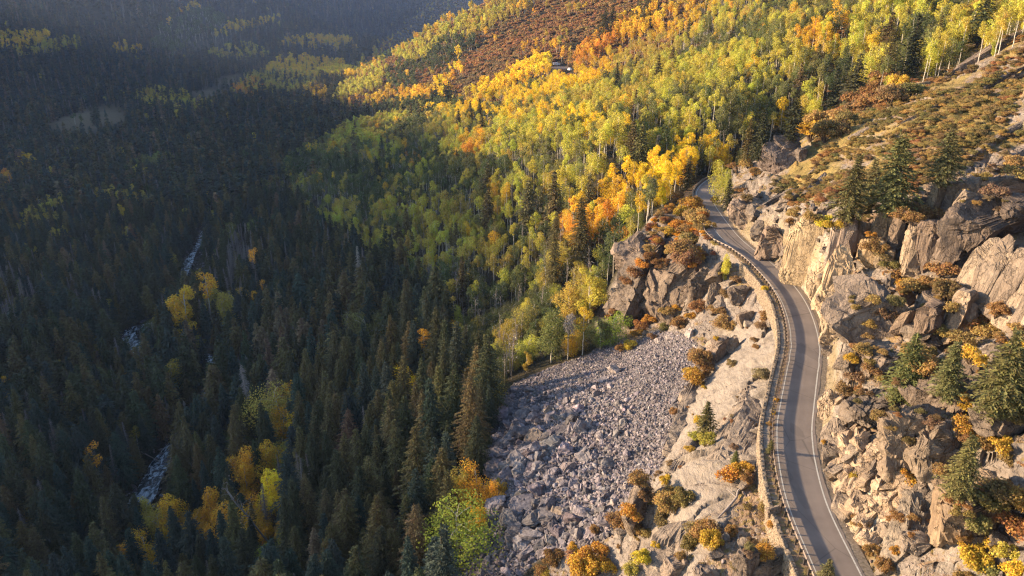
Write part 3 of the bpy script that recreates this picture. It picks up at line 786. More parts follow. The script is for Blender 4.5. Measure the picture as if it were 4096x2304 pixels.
for k in range(3):
    tr, cr = conifer(120 + k, 20, [3.6, 4.3, 3.0][k], .9, 0, .05, .04)
    add_proto('spruce_far', 'spruce_far', tr, cr, M_BARK, M_NEEDLE, 20)
for k in range(3):
    tr, cr = conifer(130 + k, 20, [2.2, 2.8, 2.0][k], .9, 1, .25, .1, dead=True)
    add_proto('snag', 'snag', tr, cr, M_WOOD, M_TWIG, 20)
for k in range(7):
    tr, cr = broadleaf(200 + k, 17, [.56, .64, .5, .68, .58, .42, .62][k], [1.75, 1.5, 2.0, 1.35, 1.8, 2.1, 1.6][k], [9, 7, 11, 6, 10, 13, 8][k], [900, 700, 1150, 560, 950, 1300, 760][k], .42)
    add_proto('aspen', 'aspen', tr, cr, M_ASPENBARK, M_LEAF, 17)
for k in range(4):      # leafy to the ground
    tr, cr = broadleaf(230 + k, 11, [.12, .08, .15, .1][k], [2.1, 2.5, 1.6, 2.9][k], [14, 15, 12, 17][k], 4600, .25)
    add_proto('bushy', 'bushy', tr, cr, M_ASPENBARK, M_LEAF, 11)
for k in range(3):
    tr, cr = broadleaf(250 + k, 15, [.5, .6, .42][k], [2.1, 1.8, 2.3][k], 8, 170, 1.15)
    add_proto('aspen_far', 'aspen_far', tr, cr, M_ASPENBARK, M_LEAF, 15)
for k in range(2):
    tr, cr = broadleaf(260 + k, 16, .45, 1.7, 16, 60, .25)
    add_proto('bare', 'bare', tr, cr, M_WOOD, M_TWIG, 16)
for k in range(5):
    tr, cr = shrub(300 + k, [1.5, 1.7, 1.3, 1.6, 1.4][k], [1.7, 1.5, 1.8, 2.3, 1.3][k], [2300, 2500, 1900, 2700, 1500][k], .145, [11, 13, 9, 14, 9][k])
    add_proto('shrub', 'shrub', tr, cr, M_BARK, M_LEAF, 1.7)
for k in range(3):
    tr, cr = shrub(320 + k, 1.6, 1.8, 120, .62, 8)
    add_proto('shrub_far', 'shrub_far', tr, cr, M_BARK, M_LEAF, 1.7)
STONES = []
for k in range(10):
    v, f = rock(400 + k, 2, .55, 12, (.45, .85), .05, (1, .5 + .45 * rng.random(), .4 + .35 * rng.random()))
    STONES.append(mesh_from('stone', v, [f], [M_TALUS]))
BIGST = []
for k in range(8):
    v, f = rock(420 + k, 4, .5, 15, (.5, .88), .07, (1, .55 + .4 * rng.random(), .45 + .35 * rng.random()), nf=2.2)
    BIGST.append(mesh_from('boulder', v, [f], [M_TALUS]))
print('prototypes', round(time.time() - T0, 1))

# ------------------------------------------------------------------ colours of the plants
TINT = {
 'dark green': (.066, .068, .032), 'bluish green': (.046, .062, .044), 'olive': (.135, .105, .042), 'brownish': (.2, .135, .075), 'grey': (.16, .135, .13), 'pale grey': (.34, .3, .28),  # olive and brownish: conifer tones with warm grazing sunlight painted into the colour
 'fir green': (.125, .115, .045), 'green': (.185, .185, .06), 'deep green': (.1, .115, .045), 'light green': (.32, .36, .06), 'yellow-green': (.5, .45, .075), 'golden green': (.45, .35, .07), 'yellow': (.76, .54, .04),
 'golden': (.66, .42, .045), 'orange': (.6, .29, .045), 'rust': (.34, .18, .075), 'red': (.27, .115, .055), 'brown': (.25, .165, .08), 'olive gold': (.34, .235, .085), 'olive green': (.22, .175, .07), 'amber': (.78, .43, .05), 'tan': (.26, .18, .1)}
# ellipses in the photograph's pixels: what grows where (cx, cy, rx, ry, angle, kind, tint, share)
EL = [
 # sunlit mountainside
 (1700, 190, 380, 42, 28, 'aspen', 'yellow-green', .9), (1900, 90, 300, 45, 28, 'aspen', 'golden green', .5), (1800, 215, 110, 60, 20, 'aspen', 'deep green', .9), (1860, 235, 70, 40, 20, 'aspen', 'yellow', .5),
 (2030, 150, 210, 45, 28, 'scrub', 'rust', .95), (2230, 60, 190, 55, 25, 'scrub', 'rust', .9), (1960, 280, 200, 60, 28, 'scrub', 'brown', .9), (1620, 300, 90, 70, 0, 'aspen', 'deep green', .75), (1560, 250, 50, 35, 0, 'scrub', 'rust', .8),
 (1480, 330, 120, 30, 20, 'aspen', 'yellow-green', .6), (1740, 300, 110, 45, 25, 'scrub', 'brown', .7), (1620, 380, 200, 28, 8, 'aspen', 'golden', .6), (1760, 350, 30, 50, 0, 'aspen', 'yellow', .8), (1760, 400, 50, 50, 0, 'spruce', 'dark green', .7),
 (1700, 430, 230, 30, 0, 'aspen', 'deep green', .6), (2060, 300, 170, 35, 25, 'aspen', 'yellow', .9), (2230, 330, 230, 42, 16, 'aspen', 'yellow', .95), (2120, 330, 60, 25, 20, 'aspen', 'green', .7), (2380, 240, 90, 60, 30, 'aspen', 'golden', .8),
 (2400, 160, 120, 45, 40, 'aspen', 'orange', .8), (2560, 80, 130, 50, 25, 'aspen', 'golden', .7), (2500, 200, 170, 50, 25, 'scrub', 'rust', .8), (2620, 200, 80, 40, 20, 'scrub', 'brown', .8), (2420, 110, 35, 70, 0, 'spruce', 'olive', .85),
 (2580, 30, 60, 60, 0, 'spruce', 'olive', .6), (2620, 190, 170, 60, 20, 'aspen', 'golden green', .4), (2330, 120, 90, 50, 25, 'scrub', 'brown', .8), (2450, 30, 150, 40, 15, 'scrub', 'rust', .8), (2750, 60, 180, 60, 15, 'aspen', 'golden', .45), (2800, 170, 150, 60, 20, 'scrub', 'brown', .5),
 (3350, 60, 150, 40, 30, 'scrub', 'rust', .75), (2350, 395, 330, 22, 5, 'aspen', 'golden green', .7), (2000, 440, 120, 22, 5, 'aspen', 'deep green', .7),
 # aspen forest
 (2900, 400, 280, 130, 15, 'aspen', 'green', .75), (3000, 250, 250, 90, 20, 'aspen', 'yellow-green', .6), (2750, 480, 160, 80, 10, 'aspen', 'yellow-green', .5),
 (2150, 460, 420, 40, -3, 'aspen', 'yellow', .5), (2300, 520, 500, 60, 0, 'aspen', 'yellow-green', .5), (2800, 300, 180, 50, 10, 'aspen', 'yellow-green', .5), (1900, 560, 60, 40, 0, 'aspen', 'golden', .7), (1870, 600, 30, 25, 0, 'aspen', 'orange', .8), (1650, 640, 40, 35, 0, 'aspen', 'orange', .8),
 (2700, 620, 230, 55, 28, 'aspen', 'yellow', .92), (2500, 730, 150, 60, 30, 'aspen', 'yellow', .9), (2380, 830, 130, 75, 20, 'aspen', 'golden', .95), (2420, 900, 110, 45, 0, 'aspen', 'orange', .75), (2300, 860, 60, 40, 0, 'aspen', 'orange', .5), (2850, 560, 90, 40, 0, 'aspen', 'yellow', .7),
 (2150, 700, 200, 60, 10, 'aspen', 'yellow-green', .6), (2450, 1000, 80, 120, 0, 'aspen', 'deep green', .85), (2330, 960, 35, 70, 0, 'spruce', 'olive', .9), (1740, 720, 90, 35, 0, 'scrub', 'brown', .5), (2000, 760, 80, 60, 0, 'aspen', 'golden', .35),
 (3500, 60, 320, 60, 20, 'aspen', 'yellow-green', .7), (3850, 80, 120, 60, 0, 'aspen', 'yellow-green', .6), (3050, 130, 60, 130, 0, 'aspen', 'green', .5), (3300, 130, 130, 60, 20, 'aspen', 'golden', .5), (4050, 30, 60, 60, 0, 'aspen', 'yellow-green', .6), (3150, 430, 40, 50, 0, 'aspen', 'yellow', .8),
 (2000, 1050, 120, 70, 0, 'aspen', 'golden green', .5), (2150, 1150, 170, 100, 0, 'aspen', 'deep green', .5),
 # shaded valley
 (60, 160, 130, 18, 8, 'aspen', 'golden', .7), (200, 185, 130, 16, 8, 'aspen', 'golden green', .6), (510, 190, 70, 14, 0, 'aspen', 'golden', .7), (740, 60, 170, 8, 27, 'aspen', 'golden', .7), (1000, 105, 170, 8, 14, 'aspen', 'golden', .6), (750, 120, 160, 40, 20, 'aspen', 'deep green', .8),
 (1250, 175, 150, 12, 2, 'aspen', 'golden', .7), (1350, 200, 100, 8, 0, 'aspen', 'golden', .6), (960, 215, 120, 16, 0, 'aspen', 'golden green', .6), (840, 175, 90, 16, 0, 'bare', 'pale grey', .7), (1230, 275, 170, 22, 0, 'aspen', 'golden', .8), (1360, 285, 70, 20, 5, 'aspen', 'yellow', .9),
 (1100, 330, 150, 30, 0, 'aspen', 'golden green', .5), (1260, 370, 50, 14, 0, 'aspen', 'golden', .6), (700, 400, 160, 25, -8, 'aspen', 'golden green', .45), (900, 375, 90, 15, 0, 'bare', 'grey', .5), (1000, 350, 60, 20, 0, 'aspen', 'orange', .4),
 (50, 530, 100, 40, 0, 'bare', 'grey', .4), (610, 640, 75, 24, 10, 'aspen', 'green', .95), (100, 640, 40, 20, 0, 'aspen', 'golden', .7), (20, 710, 30, 15, 0, 'aspen', 'orange', .7), (1130, 730, 90, 30, 0, 'aspen', 'green', .75), (480, 780, 110, 20, 0, 'aspen', 'golden green', .6),
 (165, 850, 100, 45, 25, 'aspen', 'golden green', .6), (235, 930, 30, 40, 0, 'aspen', 'golden green', .7), (480, 850, 20, 30, 0, 'aspen', 'golden', .7), (950, 940, 70, 40, 0, 'aspen', 'green', .5), (1600, 820, 260, 120, -20, 'aspen', 'golden green', .3), (1700, 700, 300, 120, 0, 'aspen', 'deep green', .5),
 (900, 1180, 90, 90, 0, 'snag', 'grey', .5), (960, 1030, 60, 120, 0, 'snag', 'grey', .6), (60, 1250, 120, 160, 0, 'snag', 'grey', .35), (200, 1650, 160, 200, 0, 'snag', 'grey', .22), (1490, 1330, 70, 60, 0, 'aspen', 'green', .6), (1750, 1420, 130, 90, 0, 'spruce', 'dark green', .4),
 (1060, 1850, 130, 70, 0, 'aspen', 'amber', .6), (1000, 2050, 150, 80, 0, 'aspen', 'amber', .55), (1120, 1980, 60, 60, 0, 'aspen', 'yellow', .6), (560, 2220, 90, 60, 0, 'aspen', 'amber', .45), (1000, 1140, 60, 50, 0, 'aspen', 'amber', .4), (1250, 1480, 110, 60, 0, 'bushy', 'golden green', .45), (1900, 1480, 110, 60, 0, 'bushy', 'golden green', .5), (1700, 1560, 90, 50, 0, 'bushy', 'yellow-green', .4), (870, 1700, 60, 40, 0, 'bushy', 'green', .5), (1560, 1340, 60, 50, 0, 'bushy', 'golden green', .5), (300, 1480, 60, 40, 0, 'bushy', 'golden green', .35), (650, 1180, 40, 40, 0, 'bushy', 'golden green', .35), (1230, 1950, 60, 90, 0, 'snag', 'grey', .4), (700, 2080, 120, 80, 0, 'aspen', 'amber', .55), (1160, 1640, 70, 80, 0, 'aspen', 'amber', .5), (1950, 2000, 70, 60, 0, 'bushy', 'golden', .5),
 (1880, 1980, 60, 60, 0, 'bushy', 'golden green', .5), (2010, 1560, 60, 50, 0, 'aspen', 'green', .4), (1500, 1600, 300, 140, 0, 'spruce', 'olive', .5), (1550, 2150, 300, 200, 0, 'spruce', 'olive', .6), (1500, 1900, 250, 200, 0, 'spruce', 'olive', .45), (1170, 1370, 150, 90, 0, 'spruce', 'brownish', .3),  # olive and brownish spruces here carry treetop sun in their tint
]
ASPEN = [(1180, 790), (1130, 640), (1350, 520), (1420, 480), (1650, 440), (1800, 430), (2150, 390), (2500, 270), (2750, 130), (2900, -200), (4400, -200), (4400, 60), (3800, 320), (3400, 430), (3080, 520), (2920, 740), (2780, 800), (2600, 850), (2480, 1100), (2400, 1290), (2440, 1380), (2300, 1420), (2180, 1440), (2120, 1440), (2010, 1520), (1900, 1400), (1760, 1210), (1420, 960)]
SLOPE = [(1380, 300), (1950, -200), (2900, -200), (2750, 130), (2500, 270), (2150, 390), (1800, 430), (1500, 440), (1350, 420)]
def classify(px, py, r):
    n = len(px)
    kind = np.full(n, 'spruce', dtype='<U8'); tint = np.full(n, 'dark green', dtype='<U14')
    u = r.random(n); w = r.random(n); nz_ = fbm(px / 120, py / 60, 3, 5) + .05 * r.normal(size=n)
    tint[w < .3] = 'bluish green'; tint[w > .72] = 'olive'; tint[(w > .78) & (w < .81)] = 'brownish'
    k = (u > .935) & (px < 1500); kind[k] = 'snag'; tint[k] = 'grey'
    k = (u < .035); kind[k] = 'aspen'; tint[k] = 'deep green'
    k = (u < .006); tint[k] = 'golden green'
    k = (u > .6) & (u < .8) & (px > 1650) & (px < 2100) & (py > 1150) & (py < 1950); kind[k] = 'bushy'; tint[k] = np.where(w[k] < .6, 'deep green', 'golden green')
    k = (u > .8) & (u < .86) & (px < 1400) & (py > 500); kind[k] = 'bushy'; tint[k] = np.where(w[k] < .7, 'deep green', 'golden green')
    a = in_poly(px, py, ASPEN)
    kind[a] = 'aspen'
    tint[a] = np.select([nz_[a] < -.12, nz_[a] < .03, nz_[a] < .13], ['deep green', 'green', 'golden green'], 'yellow-green')
    k = a & (w < .06) & (px > 1700); tint[k] = 'yellow-green'
    k = a & (w > .982); tint[k] = 'golden'
    k = a & (u > .97); kind[k] = 'spruce'; tint[k] = 'olive'
    k = a & (u < .15) & (py > 450); kind[k] = 'bare'; tint[k] = 'pale grey'
    s = in_poly(px, py, SLOPE)
    kind[s] = 'scrub'; tint[s] = np.where(nz_[s] < 0, 'brown', 'rust')
    k = s & (u < .14); kind[k] = 'aspen'; tint[k] = np.where(w[k] < .5, 'golden', 'golden green')
    left = ~a & ~s
    for cx, cy, rx_, ry_, ang, kd, tn, pr in EL:
        ca, sa_ = math.cos(R(ang)), math.sin(R(ang))
        if cx < 1300 and cy < 420: ry_ *= 1.6; pr = min(.95, pr * 1.2)
        X = (px - cx) * ca - (py - cy) * sa_; Y = (px - cx) * sa_ + (py - cy) * ca
        q = (X / rx_) ** 2 + (Y / ry_) ** 2 + nz_ * 1.1
        m = (q < 1) & (r.random(n) < pr)
        kind[m] = kd; tint[m] = tn
    return kind, tint
def gsel(arr, x, y):
    t = x / y
    j = np.clip(np.searchsorted(TC, t), 0, NC - 1); i = np.clip(np.searchsorted(YR, y), 0, NR - 1)
    return arr[i, j]
nogrow = np.clip(w_talus + w_slab + w_crag + w_soil_l * 1.0, 0, 1)

TALV = [(2450, 1360), (2200, 1480), (2070, 1535), (2000, 1620), (1985, 1760), (1990, 1900), (1960, 2060), (1880, 2200), (1800, 2304), (1790, 2400), (2300, 2400), (2700, 1700), (2700, 1400)]
PL = []       # every plant: kind, x, y, z, height, tint name, size on screen, hero label
def scatter(y0, y1, sp, seed):
    r = np.random.default_rng(seed)
    xs = np.arange(-1.02 * y1, 1.0 * y1, sp); ys = np.arange(y0, y1, sp)
    X, Y = np.meshgrid(xs, ys); X = (X + r.uniform(-.46, .46, X.shape) * sp).ravel(); Y = (Y + r.uniform(-.46, .46, Y.shape) * sp).ravel()
    k = (np.abs(X / Y) < 1.05) & (Y > y0)
    X, Y = X[k], Y[k]
    Z = zat(X, Y)
    px, py, d = proj(X, Y, Z)
    k = (px > -150) & (px < 4250) & (py < 2800) & (py > -260) & ~hidden(X, Y, Z + 14)
    return X[k], Y[k], Z[k], px[k], py[k], d[k], r
for (y0, y1, sp, sd_) in ((90, 520, 4.25, 1), (520, 1000, 6.2, 2), (1000, 1900, 8.5, 3), (1900, 5200, 20, 4)):
    X, Y, Z, px, py, d, r = scatter(y0, y1, sp, sd_)
    cpx, cpy, _ = proj(X, Y, Z + 11)
    kind, tint = classify(cpx, cpy, r)
    s = side_of(X, Y)
    ok = (gsel(nogrow, X, Y) < .3) & ~((s > -9) & (s < 9) & (Y < 345)) & ~((s > 0) & (Y < 330) & ~in_poly(px, py, [(2950, 690), (3100, 560), (3400, 440), (3700, 330), (3840, 300), (4300, 60), (4300, -300), (2700, -300)]))
    ok &= ~((Y < 175) & (s > -45)) & ~in_poly(px, py, [(2500, 1100), (2400, 1280), (2420, 1400), (3000, 1400), (3050, 900), (2800, 780), (2640, 840), (2540, 960)])
    rd0 = np.full(len(X), 99.); m = (X < 0) & (X > -420) & (Y < 900); rd0[m] = river_dist(X[m], Y[m])
    ok &= rd0 > np.where(Y > 380, 3.2, 5.2) + 2.5 * r.random(len(X))
    ok &= ~in_poly(px, py, [(2120, 1440), (2150, 1380), (2190, 1380), (2200, 1460), (2100, 1560)])
    _q = r.random(len(X)) < .93
    for mp in MEADOW:
        for f_ in (0, 8, 16): ok &= ~(in_poly(*proj(X, Y, Z + f_)[:2], mp) & _q)
    keep = r.random(len(X))
    ok &= ~((kind == 'spruce') & (keep < .36) & (Y < 520))
    ok &= ~(in_poly(px, py, [(1880, 330), (2080, 290), (2200, 370), (2000, 400)]) & (keep < .55))
    jit = 26 * r.random(len(X)) ** 2
    for f_ in (.3, .6, .95):
        for g_ in (-2.2, 2.2):
            a_, b_, _ = proj(X + g_, Y, Z + 17 * f_); ok &= ~in_poly(a_ - jit, b_, TALV)
    # conifers need more room than aspens
    hs_ = {'spruce': (9, 26), 'snag': (13, 22), 'aspen': (11, 18.5), 'bare': (11, 17), 'bushy': (7, 12), 'scrub': (2.2, 4.5)}
    for i in np.nonzero(ok)[0]:
        a, b_ = hs_[kind[i]]
        h = a + (b_ - a) * r.random() ** .9
        kd = kind[i]
        if Y[i] < 380 and kd == 'spruce': h *= 1.18
        if Y[i] > 1900: h *= 1.7
        elif Y[i] > 1000: h *= 1.12
        if kd == 'aspen' and Y[i] > 520 and d[i] > 700: kd = 'aspen_far'; 
        if kd == 'aspen' and r.random() < .16: kd = 'bushy'; h *= .5 + .25 * r.random()
        if kd == 'aspen': h *= .76 + .3 * r.random()
        if kd == 'aspen' and d[i] < 300 and X[i] < 30 and Y[i] < 290: kd = 'bushy'; h *= .62
        if kd == 'spruce' and d[i] > 620: kd = 'spruce_far'
        if kd == 'spruce' and d[i] < 310: kd = 'spruce_near'
        if kd == 'scrub':
            kd = 'shrub_far'
            if Y[i] < 600: h *= .8
        PL.append([kd, X[i], Y[i], Z[i] - .3, h, tint[i], FPX * h / d[i], None])
# scrub on the sunny mountainside between the trees
for (y0, y1, sp, sd_, prob) in ((330, 1000, 5.0, 21, .55), (1000, 1700, 6.5, 22, .8)):
    X, Y, Z, px, py, d, r = scatter(y0, y1, sp, sd_)
    m = in_poly(px, py, SLOPE) & (r.random(len(X)) < prob)
    for i in np.nonzero(m)[0]:
        PL.append(['shrub_far', X[i], Y[i], Z[i] - .2, 2.2 + 2.6 * r.random(), ['rust', 'brown', 'rust', 'olive gold'][r.integers(4)], 5, None])
print('forest', len(PL), round(time.time() - T0, 1))
# ------------------------------------------------------------------ rock masses that stand out of the hillside
def at_px(bx, by):
    x, y, z = ground(bx, by); _, _, d = proj(x, y, z); return x, y, z, float(d)
def place_rock(name, bx, by, w, h, dep=.8, rz=0.0, lean=(0, 0), seed=1, tint=(1, 1, 1), sub=5, box=.4, ncut=9, cut=(.6, .95), rough=.1, planes=None, sink=.18, parent=None, nf=1.8, off=(0, 0, 0), **props):
    x, y, z, d = at_px(bx, by)
    if name == 'block' and side_of(np.array([x - w * d / FPX * .3]), np.array([y]))[0] < 4.2: return None
    W = w * d / FPX / 2; H = h * d / FPX / 2 * 1.08
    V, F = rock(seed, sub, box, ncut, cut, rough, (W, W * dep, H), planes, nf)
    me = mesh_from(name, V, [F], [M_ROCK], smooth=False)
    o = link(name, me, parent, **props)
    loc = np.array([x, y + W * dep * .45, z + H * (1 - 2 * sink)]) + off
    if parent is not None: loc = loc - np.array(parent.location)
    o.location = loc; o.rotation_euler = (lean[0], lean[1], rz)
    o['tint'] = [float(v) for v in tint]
    return o
def slab_between(name, a, b, w, thick, seed, tint=(1, 1, 1), parent=None, lift=.0, roll=0.0, sub=5, box=.45, jag=1.0, rough=.12, up=(-.35, -.25, 1), **props):
    pa = np.array(ground(*a)); pb = np.array(ground(*b)); L = np.linalg.norm(pb - pa)
    _, _, d = proj(*((pa + pb) / 2)); W = w * float(d) / FPX / 2
    V, F = rock(seed, sub, box, 8, (.65, .95), rough, (L / 2 * 1.08, W, thick / 2), None, 2.0, jag)
    me = mesh_from(name, V, [F], [M_ROCK]); o = link(name, me, parent, **props)
    xa = Vector(pb - pa).normalized(); up = Vector(up).normalized(); ya = up.cross(xa).normalized(); za = xa.cross(ya)
    from mathutils import Matrix
    M = Matrix((xa, ya, za)).transposed().to_4x4() @ Matrix.Rotation(roll, 4, 'X')
    c = (pa + pb) / 2 + np.array([0, 0, lift])
    if parent is not None: c = c - np.array(parent.location)
    M.translation = Vector(c); o.matrix_local = M
    o['tint'] = [float(v) for v in tint]
    return o
G_ = 'rocks standing out of the hillside'
place_rock('boulder', 3132, 672, 165, 150, .85, .3, (0, -.15), 11, (.72, .66, .66), box=.55, ncut=7, rough=.08, label='lone round brown-grey boulder in the brush above the road bend', category='boulder', group=G_)
place_rock('boulder', 3205, 640, 60, 50, .8, .5, (0, .2), 12, (.72, .68, .66), label='lower boulder leaning on the right side of the lone round one', category='boulder', group=G_)
place_rock('stone_pillar', 3712, 875, 80, 165, .5, .5, (.05, .13), 13, (.95, .88, .7), box=.25, ncut=5, cut=(.85, 1.1), rough=.06, sink=.06, off=(0, -2, 0), label='leaning stone pillar standing free above the jointed cliff', category='rock pillar', group=G_)
e = empty('rock_overhang', at_px(3900, 1040)[:3], label='great grey rock with a dark overhang at the right', category='rock', group=G_)
place_rock('rock_face', 3900, 1010, 380, 250, .45, .25, (.12, -.42), 14, (.62, .56, .52), 6, .42, 7, (.6, .9), .09, [((0, -1, -.9), .45), ((-.9, -.5, .3), .75)], .12, e, 2.5, off=(0, -3, 0))
place_rock('rock_dome', 3950, 850, 430, 170, .6, .15, (0, -.2), 15, (.92, .84, .76), 6, .5, 6, (.7, .95), .1, None, .2, e, 2.2, off=(0, -1, 0))
place_rock('rock_flake', 3735, 1050, 55, 300, 1.4, .2, (0, .22), 16, (1.0, .92, .82), 5, .3, 6, (.75, 1.0), .06, None, .05, e, 2.5, off=(0, -3, 0))
place_rock('rock_face', 4060, 960, 200, 200, .6, .3, (.1, -.3), 17, (.5, .46, .44), 5, .4, 7, (.6, .9), .1, [((0, -1, -.8), .5)], .15, e)
e = empty('jointed_cliff', at_px(3450, 1010)[:3], label='jointed cliff of upright blocks at the brink above the road', category='cliff', group=G_)
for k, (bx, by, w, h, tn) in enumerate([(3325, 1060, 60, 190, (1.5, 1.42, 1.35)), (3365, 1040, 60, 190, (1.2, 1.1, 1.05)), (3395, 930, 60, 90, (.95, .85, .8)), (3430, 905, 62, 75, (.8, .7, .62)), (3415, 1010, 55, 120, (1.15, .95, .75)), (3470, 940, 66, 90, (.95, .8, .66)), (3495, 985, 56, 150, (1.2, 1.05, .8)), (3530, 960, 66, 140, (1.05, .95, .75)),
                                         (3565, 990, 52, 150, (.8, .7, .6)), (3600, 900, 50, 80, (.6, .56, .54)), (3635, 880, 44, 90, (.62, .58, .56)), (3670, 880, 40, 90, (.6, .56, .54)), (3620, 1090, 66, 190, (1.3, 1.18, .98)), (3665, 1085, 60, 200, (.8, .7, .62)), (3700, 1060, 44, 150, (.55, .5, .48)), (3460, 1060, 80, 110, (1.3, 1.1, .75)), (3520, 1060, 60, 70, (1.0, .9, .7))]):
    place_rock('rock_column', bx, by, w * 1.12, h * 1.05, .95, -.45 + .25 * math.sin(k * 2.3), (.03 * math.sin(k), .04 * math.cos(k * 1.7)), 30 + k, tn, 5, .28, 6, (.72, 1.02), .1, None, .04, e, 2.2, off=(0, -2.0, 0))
e = empty('yellow_cliff', at_px(3200, 1120)[:3], label='flat greenish yellow rock face beside the road', category='cliff', group=G_)
place_rock('rock_face', 3205, 1142, 190, 268, .3, -.5, (0, .05), 60, (1.7, 1.52, 1.12), 6, .2, 4, (.9, 1.1), .035, None, .03, e, 3.0, off=(1.2, 0, 0))
place_rock('rock_face', 3335, 1200, 90, 220, .6, -.4, (0, .1), 61, (2.0, 1.75, 1.3), 5, .3, 7, (.65, 1.0), .1, None, .05, e, 2.5)
place_rock('rock_flake', 3290, 1250, 60, 170, .5, -.5, (0, .3), 62, (2.0, 1.75, 1.35), 5, .3, 7, (.6, 1.0), .1, None, .05, e, 2.5)
e = empty('leaning_slabs', at_px(3990, 1250)[:3], label='row of tall leaning rock slabs at the right edge', category='rock slabs', group=G_)
for k in range(9):
    bx = 3890 + k * 30; by = 1190 + k * 22 + 12 * math.sin(k * 3)
    place_rock('rock_slab', bx, by, 62, 250 + 40 * math.sin(k * 2.1), 1.8, .35, (.0, .36 + .04 * math.sin(k * 4)), 70 + k, [(1.25, 1.15, .98), (.85, .78, .7), (1.35, 1.25, 1.08)][k % 3], 5, .3, 6, (.65, 1.0), .1, None, .05, e, 2.5, off=(0, -1.5, 0))
e = empty('twin_blocks', at_px(3760, 1330)[:3], label='two big split blocks with a pale face, left of the slabs', category='rock', group=G_)
for k, (bx, by, w, h, ln, tn) in enumerate([(3690, 1345, 130, 150, -.1, (.8, .7, .62)), (3800, 1355, 110, 215, .02, (1.2, 1.08, .92)), (3850, 1345, 60, 150, .06, (1.35, 1.2, 1.0)), (3590, 1330, 60, 110, .5, (.95, .82, .68)), (3740, 1230, 120, 70, .1, (.9, .82, .74))]):
    place_rock('rock_block', bx, by, w, h, .7, .5, (0, ln), 85 + k, tn, 5, .25, 6, (.7, 1.05), .07, None, .05, e, 2.5, off=(0, -1.5, 0))
place_rock('boulder', 3490, 1665, 260, 120, .6, .1, (0, -.1), 95, (.7, .66, .62), 6, .5, 7, (.6, .9), .09, [((0, -.8, -1), .6)], .1, off=(0, -2, 0), label='dark lipped boulder under the open fir', category='boulder', group=G_)
place_rock('boulder', 3640, 1860, 340, 260, .5, .2, (.1, -.1), 96, (.95, .86, .74), 6, .5, 6, (.65, .9), .08, None, .2, off=(1, 0, 0), label='wide tan rock bulge behind the broken white blocks', category='boulder', group=G_)
slab_between('rock_rib', (3560, 2310), (3700, 1990), 150, 4.5, 97, (.95, .92, .84), roll=-.3, label='smooth pale grey rib of rock near the bottom right', category='rock', group=G_)
slab_between('rock_slab', (3790, 320), (4110, 120), 46, 3.4, 98, (.9, .82, .74), lift=.6, label='long grey slab running up the slope at top right', category='rock slab', group=G_)
slab_between('rock_slab', (3850, 400), (4110, 260), 24, 1.6, 99, (.8, .75, .7), lift=.2, label='thin slab in the brush below the long grey one', category='rock slab', group=G_)
for k, (a, b_, w, tn, lab) in enumerate([((3400, 560), (3560, 470), 34, .85, 'broken rock band left of the firs in the brush'), ((3590, 510), (3800, 400), 22, .9, 'thin pale rock streak climbing through the brush'), ((3860, 640), (4110, 480), 30, .9, 'rock band above the great grey overhang'), ((3940, 700), (4110, 590), 60, .95, 'broad slab right above the great grey overhang'),
                                         ((3110, 880), (3300, 700), 40, .85, 'dark ribbed rock left above the flat yellow face'), ((3010, 850), (3170, 760), 26, .9, 'narrow rock rib above the road bend'), ((3230, 700), (3330, 640), 22, .9, 'small rock rib under the brush in mid slope'), ((3600, 700), (3720, 620), 26, .9, 'rock shelf between two firs'), ((4000, 330), (4110, 290), 26, 1.0, 'pale slab at the right edge in the brush')]):
    slab_between('rock_slab', a, b_, w, 1.8, 140 + k, (tn, tn * .95, tn * .9), lift=.1, label=lab, category='rock slab', group=G_)
# broad faces and sloping slabs rising from the road
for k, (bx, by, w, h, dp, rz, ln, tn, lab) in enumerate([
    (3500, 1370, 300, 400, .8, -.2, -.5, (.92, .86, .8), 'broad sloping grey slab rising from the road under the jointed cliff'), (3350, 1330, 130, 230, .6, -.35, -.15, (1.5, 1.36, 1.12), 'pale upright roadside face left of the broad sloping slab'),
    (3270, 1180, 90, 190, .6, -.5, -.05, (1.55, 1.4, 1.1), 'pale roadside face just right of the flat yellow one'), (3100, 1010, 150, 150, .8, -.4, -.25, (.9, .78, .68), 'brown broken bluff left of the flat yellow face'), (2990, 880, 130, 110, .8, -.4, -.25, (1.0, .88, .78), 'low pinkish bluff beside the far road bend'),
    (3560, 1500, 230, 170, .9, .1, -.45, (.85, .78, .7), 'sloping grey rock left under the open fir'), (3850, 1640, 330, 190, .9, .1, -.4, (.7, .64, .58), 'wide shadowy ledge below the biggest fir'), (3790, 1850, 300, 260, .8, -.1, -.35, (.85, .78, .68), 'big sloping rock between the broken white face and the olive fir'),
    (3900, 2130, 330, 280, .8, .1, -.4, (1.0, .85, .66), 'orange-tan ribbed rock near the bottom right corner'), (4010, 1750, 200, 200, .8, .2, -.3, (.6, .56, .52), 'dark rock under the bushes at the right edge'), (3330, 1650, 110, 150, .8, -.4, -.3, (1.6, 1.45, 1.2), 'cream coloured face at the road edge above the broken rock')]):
    place_rock('rock_mass', bx, by, w, h, dp, rz, (0, ln), 170 + k, tn, 6, .42, 8, (.62, .95), .1, None, .36, label=lab, category='rock', group=G_)
